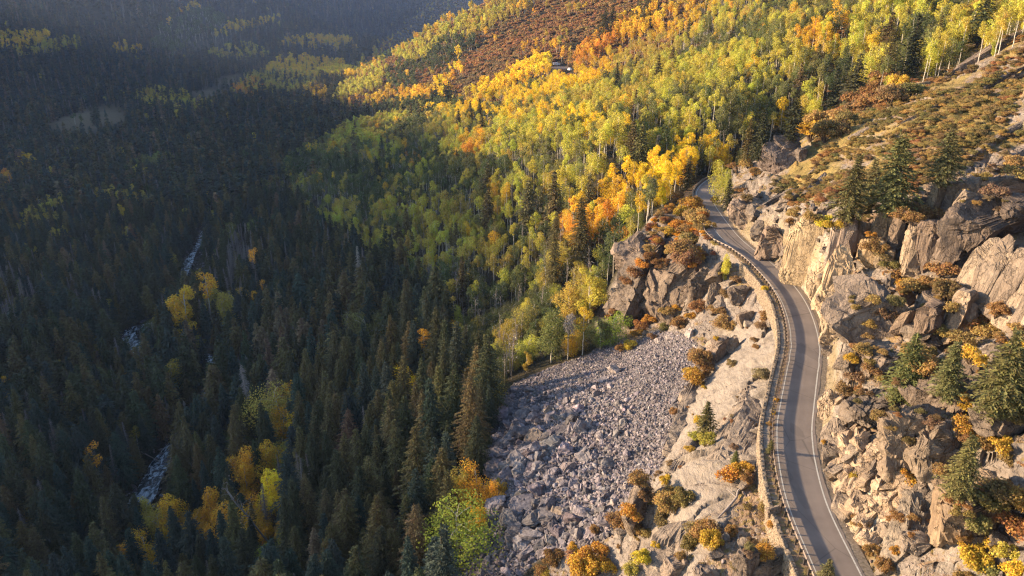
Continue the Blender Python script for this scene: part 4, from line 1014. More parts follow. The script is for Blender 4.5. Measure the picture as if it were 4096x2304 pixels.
# smooth slabs between the talus and the road
for k, (a, b_, w, th, tn, lab) in enumerate([((2600, 2400), (2960, 1950), 330, 9, .98, 'long smooth tan slab at the bottom, left of the fallen branch'), ((2830, 2010), (3090, 1480), 270, 8, 1.02, 'pale smooth slab right beside the stone wall in mid slope'), ((2690, 1800), (2890, 1400), 150, 8, 1.0, 'steep pale slab edge over the middle of the talus'),
                                          ((2540, 2200), (2700, 1920), 100, 7, 1.0, 'narrow humped slab beside the olive bushes'), ((2650, 2060), (2850, 1720), 150, 7, 1.02, 'smooth slab under the lone fir')]):
    slab_between('rock_slab', a, b_, w, th, 190 + k, (tn, tn * .95, tn * .88), lift=-th * .34, sub=6, box=.6, jag=.4, rough=.1, up=(-.45, -.35, 1), label=lab, category='rock slab', group=G_)
# broken pale rock above the road
e = empty('broken_rock', at_px(3400, 1900)[:3], label='broken cream coloured rock face beside the lower road', category='rock face', group=G_)
rr_ = np.random.default_rng(31)
n = 0
while n < 150:
    bx = rr_.uniform(3240, 3690); by = rr_.uniform(1560, 2230)
    if not in_poly(np.array([bx]), np.array([by]), [(3270, 1560), (3350, 1560), (3400, 1700), (3520, 1760), (3650, 1860), (3680, 1990), (3600, 2060), (3480, 2200), (3400, 2160), (3330, 1950), (3280, 1800), (3265, 1690)])[0]: continue
    w = rr_.uniform(28, 120) * (.55 if by < 1750 else 1)
    place_rock('block', bx, by, w, w * rr_.uniform(.35, .75), rr_.uniform(.4, .9), rr_.uniform(.2, .9), (rr_.normal() * .2, -.35 + rr_.normal() * .2), 200 + n, np.array([1.75, 1.54, 1.26]) * rr_.uniform(.6, 1.05), 4 if w > 60 else 3, .3, 9, (.5, .95), .06, None, .25, e)
    n += 1
# rocks on the slope above the road: pieces of the hillside
hill = bpy.data.objects['hillside_terrain']
n = 0; rr_ = np.random.default_rng(41)
while n < 130:
    if n < 50: bx = rr_.uniform(2930, 3350); by = rr_.uniform(760, 1250)
    else: bx = rr_.uniform(3280, 4096); by = rr_.uniform(1100, 2300)
    x, y, z = ground(bx, by)
    if not (4.6 < side_of(np.array([x]), np.array([y]))[0] < 60) or y > 300: continue
    w = rr_.uniform(22, 90) if n < 50 else rr_.uniform(30, 150)
    tn = rr_.uniform(.6, 1.15)
    place_rock('rock', bx, by, w, w * rr_.uniform(.4, .8), rr_.uniform(.5, 1), rr_.uniform(0, 1), (rr_.normal() * .25, -.3 + rr_.normal() * .25), 400 + n, (tn, tn * .94, tn * .86), 4, .4, 9, (.5, .95), .1, None, .32, hill)
    n += 1
# below the road
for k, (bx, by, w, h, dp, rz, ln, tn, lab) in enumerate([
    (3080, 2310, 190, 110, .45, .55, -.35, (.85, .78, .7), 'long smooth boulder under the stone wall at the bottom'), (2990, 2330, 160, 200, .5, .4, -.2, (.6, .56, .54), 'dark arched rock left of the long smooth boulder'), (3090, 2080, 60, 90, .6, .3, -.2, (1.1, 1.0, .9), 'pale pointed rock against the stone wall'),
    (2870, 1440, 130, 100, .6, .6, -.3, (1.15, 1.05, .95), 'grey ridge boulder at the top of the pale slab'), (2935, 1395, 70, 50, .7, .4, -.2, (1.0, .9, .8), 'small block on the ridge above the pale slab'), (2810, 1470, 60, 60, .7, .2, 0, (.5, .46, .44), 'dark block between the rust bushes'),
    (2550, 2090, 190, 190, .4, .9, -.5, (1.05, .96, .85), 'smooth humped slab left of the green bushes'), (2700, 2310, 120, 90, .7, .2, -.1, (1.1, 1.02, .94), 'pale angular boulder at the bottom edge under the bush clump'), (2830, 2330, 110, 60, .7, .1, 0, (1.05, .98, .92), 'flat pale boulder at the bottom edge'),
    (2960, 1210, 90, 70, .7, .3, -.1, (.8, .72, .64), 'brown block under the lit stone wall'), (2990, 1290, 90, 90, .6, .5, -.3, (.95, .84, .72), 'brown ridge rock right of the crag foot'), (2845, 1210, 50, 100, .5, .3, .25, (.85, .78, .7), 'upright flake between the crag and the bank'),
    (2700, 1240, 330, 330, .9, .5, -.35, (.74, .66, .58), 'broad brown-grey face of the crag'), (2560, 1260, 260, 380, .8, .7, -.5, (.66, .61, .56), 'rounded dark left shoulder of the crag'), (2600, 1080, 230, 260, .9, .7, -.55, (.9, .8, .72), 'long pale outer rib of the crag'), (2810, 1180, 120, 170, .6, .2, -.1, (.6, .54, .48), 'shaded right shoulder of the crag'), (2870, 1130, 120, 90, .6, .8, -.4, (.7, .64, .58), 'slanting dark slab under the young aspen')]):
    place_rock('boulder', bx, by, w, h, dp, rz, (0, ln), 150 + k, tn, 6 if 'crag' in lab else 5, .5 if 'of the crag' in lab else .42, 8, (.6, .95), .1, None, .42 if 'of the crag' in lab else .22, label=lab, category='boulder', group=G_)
n = 0
while n < 70:
    bx = rr_.uniform(2480, 3150); by = rr_.uniform(1020, 2300)
    x, y, z = ground(bx, by); s = side_of(np.array([x]), np.array([y]))[0]
    if s > -7 or gsel(w_slab, np.array([x]), np.array([y]))[0] > .3 or in_poly(np.array([bx]), np.array([by]), TALUS)[0] or y > 300: continue
    w = rr_.uniform(18, 70); tn = rr_.uniform(.7, 1.25)
    place_rock('rock', bx, by, w, w * rr_.uniform(.4, .8), rr_.uniform(.5, 1), rr_.uniform(0, 1), (rr_.normal() * .25, -.3 + rr_.normal() * .25), 700 + n, (tn, tn * .94, tn * .86), 3, .4, 9, (.5, .95), .08, None, .3, hill)
    n += 1
print('rocks', round(time.time() - T0, 1))


# solid surface of the ground and the big rocks together, to stand plants on
from mathutils.bvhtree import BVHTree
bpy.context.view_layer.update()
_V = []; _P = []
for o in bpy.data.objects:
    if o.type == 'MESH' and o.name.split('.')[0] in ('boulder', 'rock_slab', 'rock_rib', 'rock_face', 'rock_dome', 'rock_column', 'rock_block', 'stone_pillar', 'rock_flake', 'rock', 'rock_mass') and len(o.data.vertices) > 600:
        mw = np.array(o.matrix_world); v = np.empty(len(o.data.vertices) * 3, np.float32); o.data.vertices.foreach_get('co', v)
        v = v.reshape(-1, 3) @ mw[:3, :3].T + mw[:3, 3]
        f = np.empty(len(o.data.polygons) * 3, np.int32); o.data.polygons.foreach_get('vertices', f)
        _P.append(f.reshape(-1, 3) + sum(len(q) for q in _V)); _V.append(v)
ROCKS = BVHTree.FromPolygons(np.concatenate(_V).tolist(), np.concatenate(_P).tolist())
_ground0 = ground
def ground2(px, py):
    g = _ground0(px, py)
    o = Vector((0, 0, CAM_H)); d = Vector(P(px, py, 1.0)) - o
    hit = ROCKS.ray_cast(o, d.normalized())
    if hit[0] is not None and hit[3] < (Vector(g) - o).length: return tuple(hit[0])
    return g
def lift(x, y, z):
    hit = ROCKS.ray_cast(Vector((x, y, z + 40)), Vector((0, 0, -1)))
    return max(z, hit[0].z) if hit[0] is not None else z
print('rocks', round(time.time() - T0, 1))
# ------------------------------------------------------------------ trees and bushes set out one by one, as the photograph shows them
# kind, top px, base px, colour, label
HERO = [
 ('fir', (3609, 1345), (3610, 1625), 'fir green', 'open green fir on a bare trunk at the rim of the grey boulder'),
 ('fir', (3950, 1340), (3965, 1690), 'fir green', 'biggest green fir on the near slope above the cliff'),
 ('fir', (3770, 1370), (3780, 1590), 'fir green', 'small fir between the open fir and the biggest one'),
 ('fir', (4060, 1330), (4060, 1640), 'fir green', 'fir cut by the right edge beside the biggest fir'),
 ('fir', (3830, 1750), (3830, 1985), 'olive', 'round olive fir leaning over the dark hollow'),
 ('fir', (3540, 545), (3555, 865), 'fir green', 'tall wide fir behind the jointed cliff'),
 ('fir', (3390, 630), (3385, 900), 'fir green', 'fir left of the tall wide one, its trunk at the cliff rim'),
 ('fir', (3460, 640), (3465, 855), 'fir green', 'fir squeezed between two taller ones above the jointed cliff'),
 ('fir', (3760, 515), (3765, 745), 'fir green', 'fir standing right behind the leaning stone pillar'),
 ('spruce', (3640, 67), (3638, 302), 'dark green', 'dark lone conifer before the white aspen trunks'),
 ('spruce', (3400, 223), (3403, 440), 'dark green', 'taller of the two dark conifers left of the red bushes'),
 ('spruce', (3320, 270), (3325, 440), 'dark green', 'shorter of the two dark conifers left of the red bushes'),
 ('spruce', (3034, 440), (3034, 640), 'dark green', 'dark conifer at the left of the lone round boulder'),
 ('spruce', (2978, 480), (2982, 665), 'olive', 'thin olive conifer behind the road end'),
 ('spruce', (3163, 375), (3163, 560), 'dark green', 'dark conifer just above the lone round boulder'),
 ('spruce', (3910, -40), (3905, 190), 'dark green', 'dark conifer at the top of the photo over the long grey slab'),
 ('spruce', (2741, 625), (2747, 760), 'olive', 'dark conifer among the bright yellow aspens by the road bend'),
 ('spruce', (2915, 715), (2907, 842), 'dark green', 'small dark spruce at the inner edge of the far road bend'),
 ('bushy', (2885, 655), (2882, 815), 'yellow-green', 'slim yellow-green aspen clump hiding the far road end'),
 ('bushy', (2910, 680), (2905, 800), 'yellow-green', 'right stem of the aspen clump at the far road bend'),
 ('spruce', (2843, 1612), (2820, 1765), 'fir green', 'fir alone on the pale slab below the road'),
 ('fir', (2945, 1800), (2940, 1855), 'fir green', 'small pine on the pale slab right of the fir'),
 ('fir', (3078, 1755), (3078, 1810), 'fir green', 'small green pine against the stone wall'),
 ('fir', (3268, 2240), (3285, 2400), 'fir green', 'fir tip at the bottom edge before the road'),
 ('bushy', (2911, 1018), (2893, 1125), 'yellow-green', 'bright yellow-green young aspen under the guardrail'),
 ('bushy', (735, 1150), (760, 1370), 'amber', 'largest orange aspen in the shaded valley by the river'),
 ('aspen', (830, 1105), (850, 1300), 'amber', 'orange-topped aspen right behind the largest orange one'),
 ('bushy', (920, 1185), (915, 1350), 'golden green', 'yellow-green aspen right of the orange pair by the river'),
 ('bushy', (860, 1145), (870, 1270), 'golden green', 'golden-green aspen between the orange pair'),
 ('aspen', (1010, 1000), (1030, 1120), 'amber', 'small orange aspen above the orange pair in the shade'),
 ('bushy', (1648, 1480), (1655, 1620), 'yellow', 'brightest yellow aspen among the dark conifers'),
 ('aspen', (1690, 1325), (1700, 1470), 'amber', 'golden aspen above the brightest yellow one'),
 ('aspen', (385, 1785), (408, 1960), 'amber', 'lone golden aspen left of the rapids'),
 ('aspen', (555, 1715), (562, 1830), 'golden green', 'small dim golden aspen above the rapids'),
 ('bushy', (12, 1512), (25, 1620), 'amber', 'golden aspen at the left edge in the shade'),
 ('bushy', (503, 1478), (508, 1550), 'amber', 'small orange aspen between dark spruces left of the river bend'),
 ('bushy', (690, 1445), (700, 1560), 'golden green', 'narrow yellow-green aspen right of the river bend'),
 ('bushy', (1130, 1560), (1135, 1740), 'golden green', 'green-gold aspen with an orange one at its foot'),
 ('bushy', (1138, 1640), (1140, 1760), 'amber', 'reddish orange aspen at the foot of a green-gold one'),
 ('aspen', (1178, 1655), (1185, 1790), 'yellow', 'bright golden aspen right of the reddish orange one'),
 ('aspen', (1160, 1760), (1170, 1850), 'golden green', 'small round yellow aspen below the bright golden one'),
 ('bushy', (948, 1820), (955, 1950), 'amber', 'orange aspen, left end of the row over the river bank'),
 ('bushy', (1010, 1810), (1020, 1970), 'amber', 'orange aspen, middle of the row over the river bank'),
 ('bushy', (1065, 1775), (1075, 1930), 'amber', 'orange aspen, right end of the row over the river bank'),
 ('bushy', (1090, 1890), (1090, 2050), 'yellow', 'yellow aspen with a dark fir in front of it'),
 ('bushy', (840, 1965), (850, 2110), 'amber', 'pointed golden aspen between the river and the orange thicket'),
 ('bushy', (690, 2000), (690, 2160), 'amber', 'tall golden aspen right of the rapids'),
 ('bushy', (640, 2060), (655, 2200), 'golden green', 'golden-green aspen beside the tall golden one'),
 ('bushy', (600, 2000), (605, 2130), 'golden green', 'olive-gold aspen nearest the rapids'),
 ('bushy', (780, 2060), (785, 2170), 'amber', 'small golden aspen right of the tall golden one'),
 ('bushy', (900, 2035), (920, 2190), 'amber', 'orange aspen of the thicket nearest the bare leaning trunk'),
 ('bushy', (970, 2060), (980, 2200), 'amber', 'golden aspen of the thicket behind the leaning trunk'),
 ('bushy', (595, 2155), (600, 2290), 'amber', 'golden aspen near the bottom edge by the river'),
 ('bushy', (500, 2190), (510, 2310), 'amber', 'smaller golden aspen left of the one by the river'),
 ('bushy', (1070, 2175), (1070, 2300), 'light green', 'lime green aspen among brown conifers near the bottom'),
 ('bushy', (1830, 2015), (1830, 2250), 'light green', 'big round lime green tree at the foot of the talus'),
 ('bushy', (1850, 1890), (1850, 2080), 'golden green', 'green-gold tree behind the big lime green one'),
 ('bushy', (1910, 1885), (1915, 2040), 'amber', 'golden tree behind the big lime green one'),
 ('bushy', (1965, 1930), (1970, 2020), 'amber', 'small golden tree touching the talus'),
 ('bushy', (1900, 2010), (1905, 2140), 'amber', 'golden tree between the lime green one and the talus'),
 ('bushy', (2440, 1255), (2440, 1385), 'light green', 'lime green tree at the foot of the crag, right one'),
 ('bushy', (2400, 1270), (2400, 1400), 'green', 'green tree at the foot of the crag, left of the lime one'),
 ('aspen', (2325, 1240), (2330, 1420), 'golden', 'golden-crowned aspen at the head of the talus'),
 ('aspen', (2235, 1265), (2270, 1440), 'pale grey', 'leaning pale aspen with few leaves at the head of the talus'),
 ('bushy', (2360, 1080), (2355, 1290), 'yellow-green', 'pointed yellow-green tree left of the crag'),
 ('bushy', (2270, 1140), (2270, 1310), 'golden green', 'rounded golden-green tree left of the pointed one'),
 ('bushy', (2205, 1250), (2205, 1450), 'green', 'green tree over the dry gully'),
 ('snag', (1430, 970), (1445, 1210), 'pale grey', 'pale bare spruce skeleton in the middle of the dark forest'),
 ('snag', (1010, 1470), (1015, 1740), 'pale grey', 'grey bare spruce skeleton right of the river bend'),
 ('snag', (1200, 1840), (1225, 2100), 'grey', 'grey twiggy dead spruce beside the orange thicket'),
 ('spruce', (1145, 1315), (1150, 1520), 'brownish', 'brown dying spruce standing clear in the shade'),
 ('bare', (1385, 1245), (1400, 1400), 'pale grey', 'bare white aspen over the brown conifers'),
 ('bare', (1435, 1240), (1450, 1390), 'pale grey', 'second bare white aspen, right of the first'),
 ('bare', (1010, 1900), (1105, 2210), 'grey', 'bare leaning trunk in front of the orange thicket'),
 ('bare', (850, 1650), (870, 1790), 'pale grey', 'small bare aspen above the orange row'),
 ('bushy', (1480, 1270), (1480, 1440), 'green', 'grey-green aspen beside the two bare ones'),
 ('spruce_near', (1398, 2003), (1400, 2300), 'olive', 'big olive spruce left of the lime green tree'),
 ('spruce_near', (1690, 2040), (1680, 2370), 'olive', 'big olive spruce against the lime green tree'),
 ('spruce_near', (1590, 2125), (1590, 2390), 'olive', 'pointed olive spruce left of the one against the lime tree'),
 ('spruce_near', (1790, 1690), (1800, 1880), 'dark green', 'pointed dark spruce left of the talus edge'),
 ('spruce_near', (1900, 1670), (1905, 1900), 'dark green', 'dark spruce with a golden bush, touching the talus'),
 ('spruce_near', (1720, 1700), (1725, 1910), 'dark green', 'dark spruce, second from the talus edge'),
 ('spruce', (1790, 1240), (1785, 1420), 'dark green', 'dark pointed spruce below the gold-green aspens'),
 ('spruce', (1945, 1340), (1950, 1520), 'olive', 'olive spruce at the upper left corner of the talus'),
 ('spruce', (1570, 1190), (1570, 1400), 'dark green', 'ragged dark spruce in mid forest'),
 ('spruce', (1385, 1095), (1390, 1300), 'olive', 'wide olive spruce right of the pale skeleton'),
 ('spruce_near', (1290, 1740), (1290, 1990), 'dark green', 'slim dark spruce rising over the brown ones'),
 ('spruce_near', (1400, 1650), (1400, 1880), 'brownish', 'brown-green spruce in a row of three'),
 ('spruce_near', (1480, 1650), (1490, 1880), 'olive', 'olive spruce, right end of the row of three'),
 ('spruce', (1550, 900), (1550, 1080), 'dark green', 'dark spruce at the edge of the lit aspens'),
 ('spruce', (1430, 630), (1430, 750), 'dark green', 'left of two dark spruces standing before the aspens'),
 ('spruce', (1515, 640), (1515, 760), 'dark green', 'right of two dark spruces standing before the aspens'),
 ('spruce', (1535, 545), (1535, 660), 'dark green', 'dark spruce behind the pair before the aspens'),
 ('spruce', (2163, 470), (2165, 540), 'dark green', 'thin dark spruce among the lit golden aspens'),
 ('spruce', (390, 425), (392, 505), 'dark green', 'tallest of the dark spruces on the shaded meadow'),
 ('spruce', (2410, 40), (2415, 165), 'olive', 'left dark conifer on the sunlit mountainside'),
 ('spruce', (2445, 20), (2448, 150), 'olive', 'right dark conifer on the sunlit mountainside'),
]
for kd, tp, bp, tn, lab in HERO:
    x, y, z = ground2(*bp)
    _, _, d = proj(x, y, z)
    h = float((bp[1] - tp[1]) * d / (FPX * (ct + (1152 - bp[1]) / FPX * st)) * 1.03)
    h = min(max(h, 2.0), 34.0)
    PL.append([kd, x, y, z - .25, h, tn, 9999, lab])
    if tn == 'amber' and kd == 'bushy':
        for q_ in range(3):
            a_ = random.random() * 6.28; o_ = 2.5 + 3.5 * random.random()
            PL.append(['bushy' if q_ else 'aspen', x + o_ * math.cos(a_), y + o_ * math.sin(a_) * .8, float(zat(x, y)[0]) - .3, h * (.45 + .45 * random.random()), random.choice(['amber', 'golden', 'golden green', 'orange']), 900, None])
# keep the scattered trees clear of them
hx = np.array([p[1] for p in PL if p[7]]); hy = np.array([p[2] for p in PL if p[7]]); hh = np.array([p[4] for p in PL if p[7]])
def clear_of(p):
    if p[7]: return True
    if p[2] > 420: return True
    # nothing tall straight in front of a chosen tree, nor on its spot
    if p[1] > 30 and np.any((hx > 90) & (np.abs(hx - p[1] * hy / p[2]) < 5.5) & (hy - p[2] > -2) & (hy - p[2] < 45) & (hh > 12) & (p[4] > 4)): return False
    t = hx / hy; return not np.any((np.hypot(hx - p[1], hy - p[2]) < 2.6) | ((np.abs(hx - p[1] * hy / p[2]) < 2.6) & (hy - p[2] > 0) & (hy - p[2] < 16)))
PL = [p for p in PL if clear_of(p)]
def blocks_view(p):
    if p[2] < 500: return False
    a, b_, _ = proj(p[1], p[2], p[3]); t_, u_, _ = proj(p[1], p[2], p[3] + p[4])
    return any(abs(a - vx) < 24 and u_ < vy + 6 and b_ > vy - 12 for vx, vy in ((2226, 262), (2250, 270), (2278, 286)))
def over_water(p):
    if p[7] or p[1] > -80 or p[2] > 700: return False
    a, b_, d_ = proj(p[1], p[2], p[3]); t_, u_, _ = proj(p[1], p[2], p[3] + p[4]); w_ = .15 * p[4] * FPX / d_
    m_ = (a + t_) / 2
    return any(x0 - w_ < m_ < x1 + w_ and u_ < y1 - 8 and b_ > y0 for x0, x1, y0, y1 in ((590, 655, 1860, 2010), (765, 805, 970, 1075), (560, 600, 1290, 1312)))
PL = [p for p in PL if not blocks_view(p) and not over_water(p)]

# bushes of the near slopes: px, py (middle of the bush), half width in px, colour
SH = [(2790, 870, 45, 'olive gold'), (2760, 830, 40, 'orange'), (2730, 860, 38, 'golden'), (2700, 900, 40, 'orange'), (2740, 910, 35, 'rust'), (2800, 910, 30, 'olive gold'), (2670, 930, 30, 'golden'), (2640, 960, 26, 'orange'), (2770, 960, 40, 'olive gold'),
 (2730, 1000, 55, 'rust'), (2790, 1020, 50, 'orange'), (2750, 1050, 50, 'brown'), (2690, 1000, 40, 'olive gold'), (2650, 1000, 34, 'rust'), (2610, 1030, 30, 'red'), (2640, 1060, 30, 'red'), (2560, 1060, 30, 'orange'), (2600, 1000, 26, 'olive gold'), (2540, 1090, 30, 'red'), (2510, 1120, 26, 'red'),
 (2840, 900, 24, 'olive gold'), (2820, 860, 28, 'orange'), (2710, 790, 26, 'rust'), (2680, 830, 26, 'orange'), (2460, 1240, 30, 'red'), (2450, 1270, 24, 'rust'), (2600, 1280, 34, 'orange'), (2560, 1310, 30, 'rust'), (2660, 1240, 36, 'olive gold'), (2700, 1230, 24, 'golden'), (2720, 1300, 34, 'rust'), (2760, 1260, 28, 'orange'),
 (2790, 1240, 30, 'rust'), (2840, 1230, 26, 'brown'), (2660, 1310, 22, 'olive green'), (2900, 1290, 45, 'olive gold'), (2870, 1240, 26, 'rust'), (2520, 1380, 26, 'golden'), (2480, 1400, 20, 'rust'), (2610, 1350, 18, 'brown'), (2550, 1330, 26, 'orange'), (3050, 1260, 34, 'rust'), (3050, 1300, 34, 'brown'), (2900, 1180, 26, 'brown'), (2940, 1120, 24, 'brown'), (3058, 1158, 14, 'yellow'),
 (3020, 1360, 20, 'brown'), (3025, 1385, 18, 'rust'), (2860, 1355, 14, 'golden'), (3040, 1500, 30, 'tan'), (2920, 1460, 20, 'brown'), (2800, 1440, 40, 'rust'), (2830, 1480, 30, 'rust'), (2790, 1510, 42, 'orange'), (2760, 1500, 34, 'golden'), (2820, 1550, 12, 'yellow'), (2700, 1650, 20, 'rust'), (2800, 1690, 26, 'yellow'), (2780, 1740, 24, 'yellow-green'), (2755, 1790, 18, 'golden green'),
 (2820, 1770, 34, 'yellow-green'), (2930, 1900, 60, 'orange'), (2960, 1880, 40, 'golden'), (2980, 1910, 40, 'rust'), (2700, 1960, 50, 'olive gold'), (2670, 2020, 50, 'olive gold'), (2640, 2080, 45, 'olive green'), (2720, 2000, 40, 'olive green'), (2660, 1920, 24, 'yellow'), (2560, 1930, 34, 'rust'), (2580, 1980, 34, 'brown'), (2510, 2050, 46, 'orange'), (2480, 2080, 36, 'rust'), (2540, 2110, 36, 'olive gold'),
 (2580, 2140, 22, 'olive green'), (2380, 2120, 20, 'rust'), (2290, 2190, 22, 'golden'), (2240, 2210, 24, 'rust'), (2200, 2240, 44, 'rust'), (2160, 2290, 40, 'rust'), (2370, 2220, 50, 'orange'), (2350, 2270, 60, 'golden'), (2300, 2240, 40, 'tan'), (2420, 2260, 36, 'golden'), (2180, 2300, 26, 'yellow-green'), (2560, 2230, 34, 'yellow'), (2530, 2280, 30, 'yellow-green'), (2620, 2180, 18, 'yellow'),
 (2780, 2130, 44, 'olive green'), (2820, 2150, 50, 'olive gold'), (2850, 2170, 40, 'golden'), (2920, 2120, 38, 'rust'), (2760, 2170, 34, 'olive green'), (2730, 2220, 26, 'rust'), (2985, 2030, 20, 'olive green'), (3060, 2040, 28, 'olive gold'), (3050, 2070, 22, 'tan'), (3100, 2100, 26, 'orange'), (3110, 2160, 24, 'orange'), (3050, 2220, 40, 'orange'), (3000, 2190, 20, 'olive green'), (3090, 1650, 12, 'yellow'), (3080, 1690, 16, 'rust'), (3110, 1600, 12, 'golden'),
 (2930, 2260, 20, 'tan'), (2760, 1050, 38, 'orange'), (2850, 800, 22, 'rust'), (2760, 790, 22, 'olive gold'),
 # uphill of the road
 (2990, 650, 36, 'olive gold'), (3020, 690, 30, 'rust'), (3010, 690, 30, 'orange'), (2960, 760, 24, 'rust'), (2985, 800, 20, 'brown'), (3340, 900, 36, 'golden'), (3300, 890, 36, 'yellow'), (3240, 870, 36, 'olive gold'), (3180, 850, 34, 'olive gold'), (3380, 880, 30, 'olive green'), (3160, 890, 20, 'rust'),
 (3500, 990, 44, 'rust'), (3530, 1020, 36, 'brown'), (3480, 940, 26, 'orange'), (3560, 1060, 34, 'olive green'), (3620, 860, 50, 'rust'), (3680, 850, 50, 'brown'), (3650, 880, 40, 'rust'), (3590, 1100, 42, 'rust'), (3620, 1140, 36, 'orange'), (3680, 1150, 50, 'olive gold'), (3740, 1130, 50, 'rust'), (3790, 1180, 50, 'brown'), (3760, 1080, 46, 'rust'), (3820, 1230, 40, 'olive gold'), (3800, 1130, 36, 'rust'),
 (3420, 1500, 40, 'tan'), (3480, 1470, 40, 'rust'), (3440, 1400, 34, 'olive gold'), (3400, 1430, 30, 'golden'), (3380, 1560, 40, 'brown'), (3450, 1540, 44, 'rust'), (3520, 1510, 36, 'olive gold'), (3540, 1260, 40, 'tan'), (3580, 1210, 36, 'olive green'), (3480, 1290, 36, 'olive gold'), (3500, 1200, 34, 'olive gold'), (3640, 1420, 40, 'rust'), (3700, 1400, 40, 'olive gold'),
 (3640, 1920, 42, 'golden'), (3620, 1890, 30, 'orange'), (3430, 1910, 30, 'golden'), (3650, 2060, 26, 'olive gold'), (3440, 2090, 34, 'rust'), (3480, 2200, 40, 'rust'), (3580, 2200, 22, 'orange'), (3540, 2270, 34, 'rust'), (3290, 1765, 16, 'orange'), (3850, 1620, 40, 'golden'), (3870, 1700, 50, 'orange'), (3920, 1760, 50, 'rust'), (3840, 1580, 30, 'golden'), (4000, 1780, 44, 'golden'),
 (4040, 1850, 50, 'olive gold'), (4000, 1950, 60, 'olive green'), (3950, 2020, 60, 'olive green'), (4050, 2000, 60, 'olive gold'), (4080, 2100, 50, 'rust'), (3880, 2200, 50, 'golden'), (3900, 2250, 60, 'golden'), (3960, 2270, 50, 'green'), (4040, 2220, 60, 'yellow-green'), (4070, 2280, 60, 'yellow'), (3980, 2180, 40, 'golden'), (3850, 2050, 40, 'olive gold'), (3900, 2100, 50, 'olive green'),
 (3900, 1290, 50, 'rust'), (3950, 1320, 50, 'olive gold'), (4060, 1380, 50, 'golden'), (4070, 1450, 44, 'yellow'), (4080, 1320, 40, 'olive gold'), (3850, 1350, 50, 'olive gold'), (3980, 1250, 40, 'rust'), (3700, 1480, 50, 'olive gold'), (3880, 1430, 50, 'golden'), (3760, 1330, 44, 'olive gold'), (4085, 700, 40, 'olive gold'), (4060, 660, 40, 'olive gold'), (3980, 780, 44, 'tan'), (3820, 1960, 40, 'olive green'), (3720, 1700, 30, 'tan'),
 # red and olive belt along the foot of the aspens
 (3430, 400, 60, 'red'), (3480, 370, 55, 'red'), (3520, 350, 50, 'rust'), (3560, 400, 50, 'brown'), (3490, 420, 55, 'rust'), (3420, 440, 50, 'brown'), (3600, 350, 45, 'golden'), (3660, 370, 50, 'olive green'), (3330, 480, 60, 'olive gold'), (3270, 500, 60, 'olive gold'), (3300, 540, 60, 'olive gold'), (3360, 520, 55, 'brown'), (3240, 540, 50, 'golden'), (3380, 480, 50, 'olive green')]
rs = np.random.default_rng(77)
for px, py, rp, tn in SH:
    x, y, z = ground2(px, py + rp * .5)
    _, _, d = proj(x, y, z)
    rad = rp * d / FPX * 1.32
    PL.append(['shrub', x, y, z - .1, rad * 1.7 / 1.5 * (.85 + .3 * rs.random()), tn, rp * 3, None])
# brush covering the upper slope on the right, and sparse bushes among the rocks
def brush(poly, y0, y1, sp, prob, tints, hmin, hmax, seed, right=True, thr=-.04, cell=14):
    r = np.random.default_rng(seed)
    X, Y, Z, px, py, d, _ = scatter(y0, y1, sp, seed)
    s = side_of(X, Y)
    m = in_poly(px, py, poly) & ~in_poly(px, py, [(3040, 500), (3240, 500), (3260, 700), (3040, 730)]) & ((s > 6.5) if right else (s < -6.5)) & (r.random(len(X)) < prob) & (fbm(X / cell, Y / cell, 3, seed) > thr)
    for i in np.nonzero(m)[0]:
        h = hmin + (hmax - hmin) * r.random() ** 1.5
        nn = fbm(np.array([X[i] / 16]), np.array([Y[i] / 16]), 2, 3)[0] + .1 * r.normal()
        tn = tints[int(np.clip((nn + .3) / .6 * len(tints), 0, len(tints) - 1))]
        PL.append(['shrub', X[i], Y[i], lift(X[i], Y[i], Z[i]) - .15, h, tn, FPX * h / d[i], None])
T_OAK = ['olive green', 'olive gold', 'olive gold', 'brown', 'olive green', 'olive gold', 'rust']
brush([(3060, 700), (3060, 480), (3400, 400), (3640, 300), (3800, 320), (4200, 0), (4200, 520), (3900, 650), (3700, 760), (3440, 820), (3150, 840)], 150, 345, 1.45, .95, T_OAK, .8, 1.9, 31, thr=-.1, cell=10)
brush([(2940, 900), (3060, 720), (3440, 830), (3700, 780), (4200, 560), (4200, 2500), (3380, 2500), (3300, 1300)], 45, 200, 1.6, .5, ['tan', 'brown', 'olive green', 'olive gold', 'rust'], .6, 1.7, 32, thr=-.02, cell=7)
brush([(3200, 300), (3640, 300), (3640, 420), (3100, 640), (2900, 700), (2950, 500)], 250, 420, 2.6, .7, ['olive green', 'olive gold', 'green', 'rust'], 1.4, 3.2, 36)
brush([(2980, 900), (3150, 1250), (3150, 2400), (2100, 2400), (2480, 2100), (2700, 1800), (2750, 1350), (2500, 1400), (2700, 1240), (2870, 1100)], 45, 230, 2.4, .35, ['tan', 'rust', 'olive gold', 'brown'], .35, .95, 33, right=False, thr=.02, cell=7)
for _p in range(3):
    pass
brush([(2760, 790), (2620, 860), (2480, 1120), (2560, 1100), (2640, 1090), (2850, 1080), (2880, 930), (2800, 860)], 200, 300, 1.8, .8, ['rust', 'orange', 'olive gold', 'red'], 1.0, 2.2, 34, right=False, thr=-.02, cell=8)
print('plants', len(PL), round(time.time() - T0, 1))

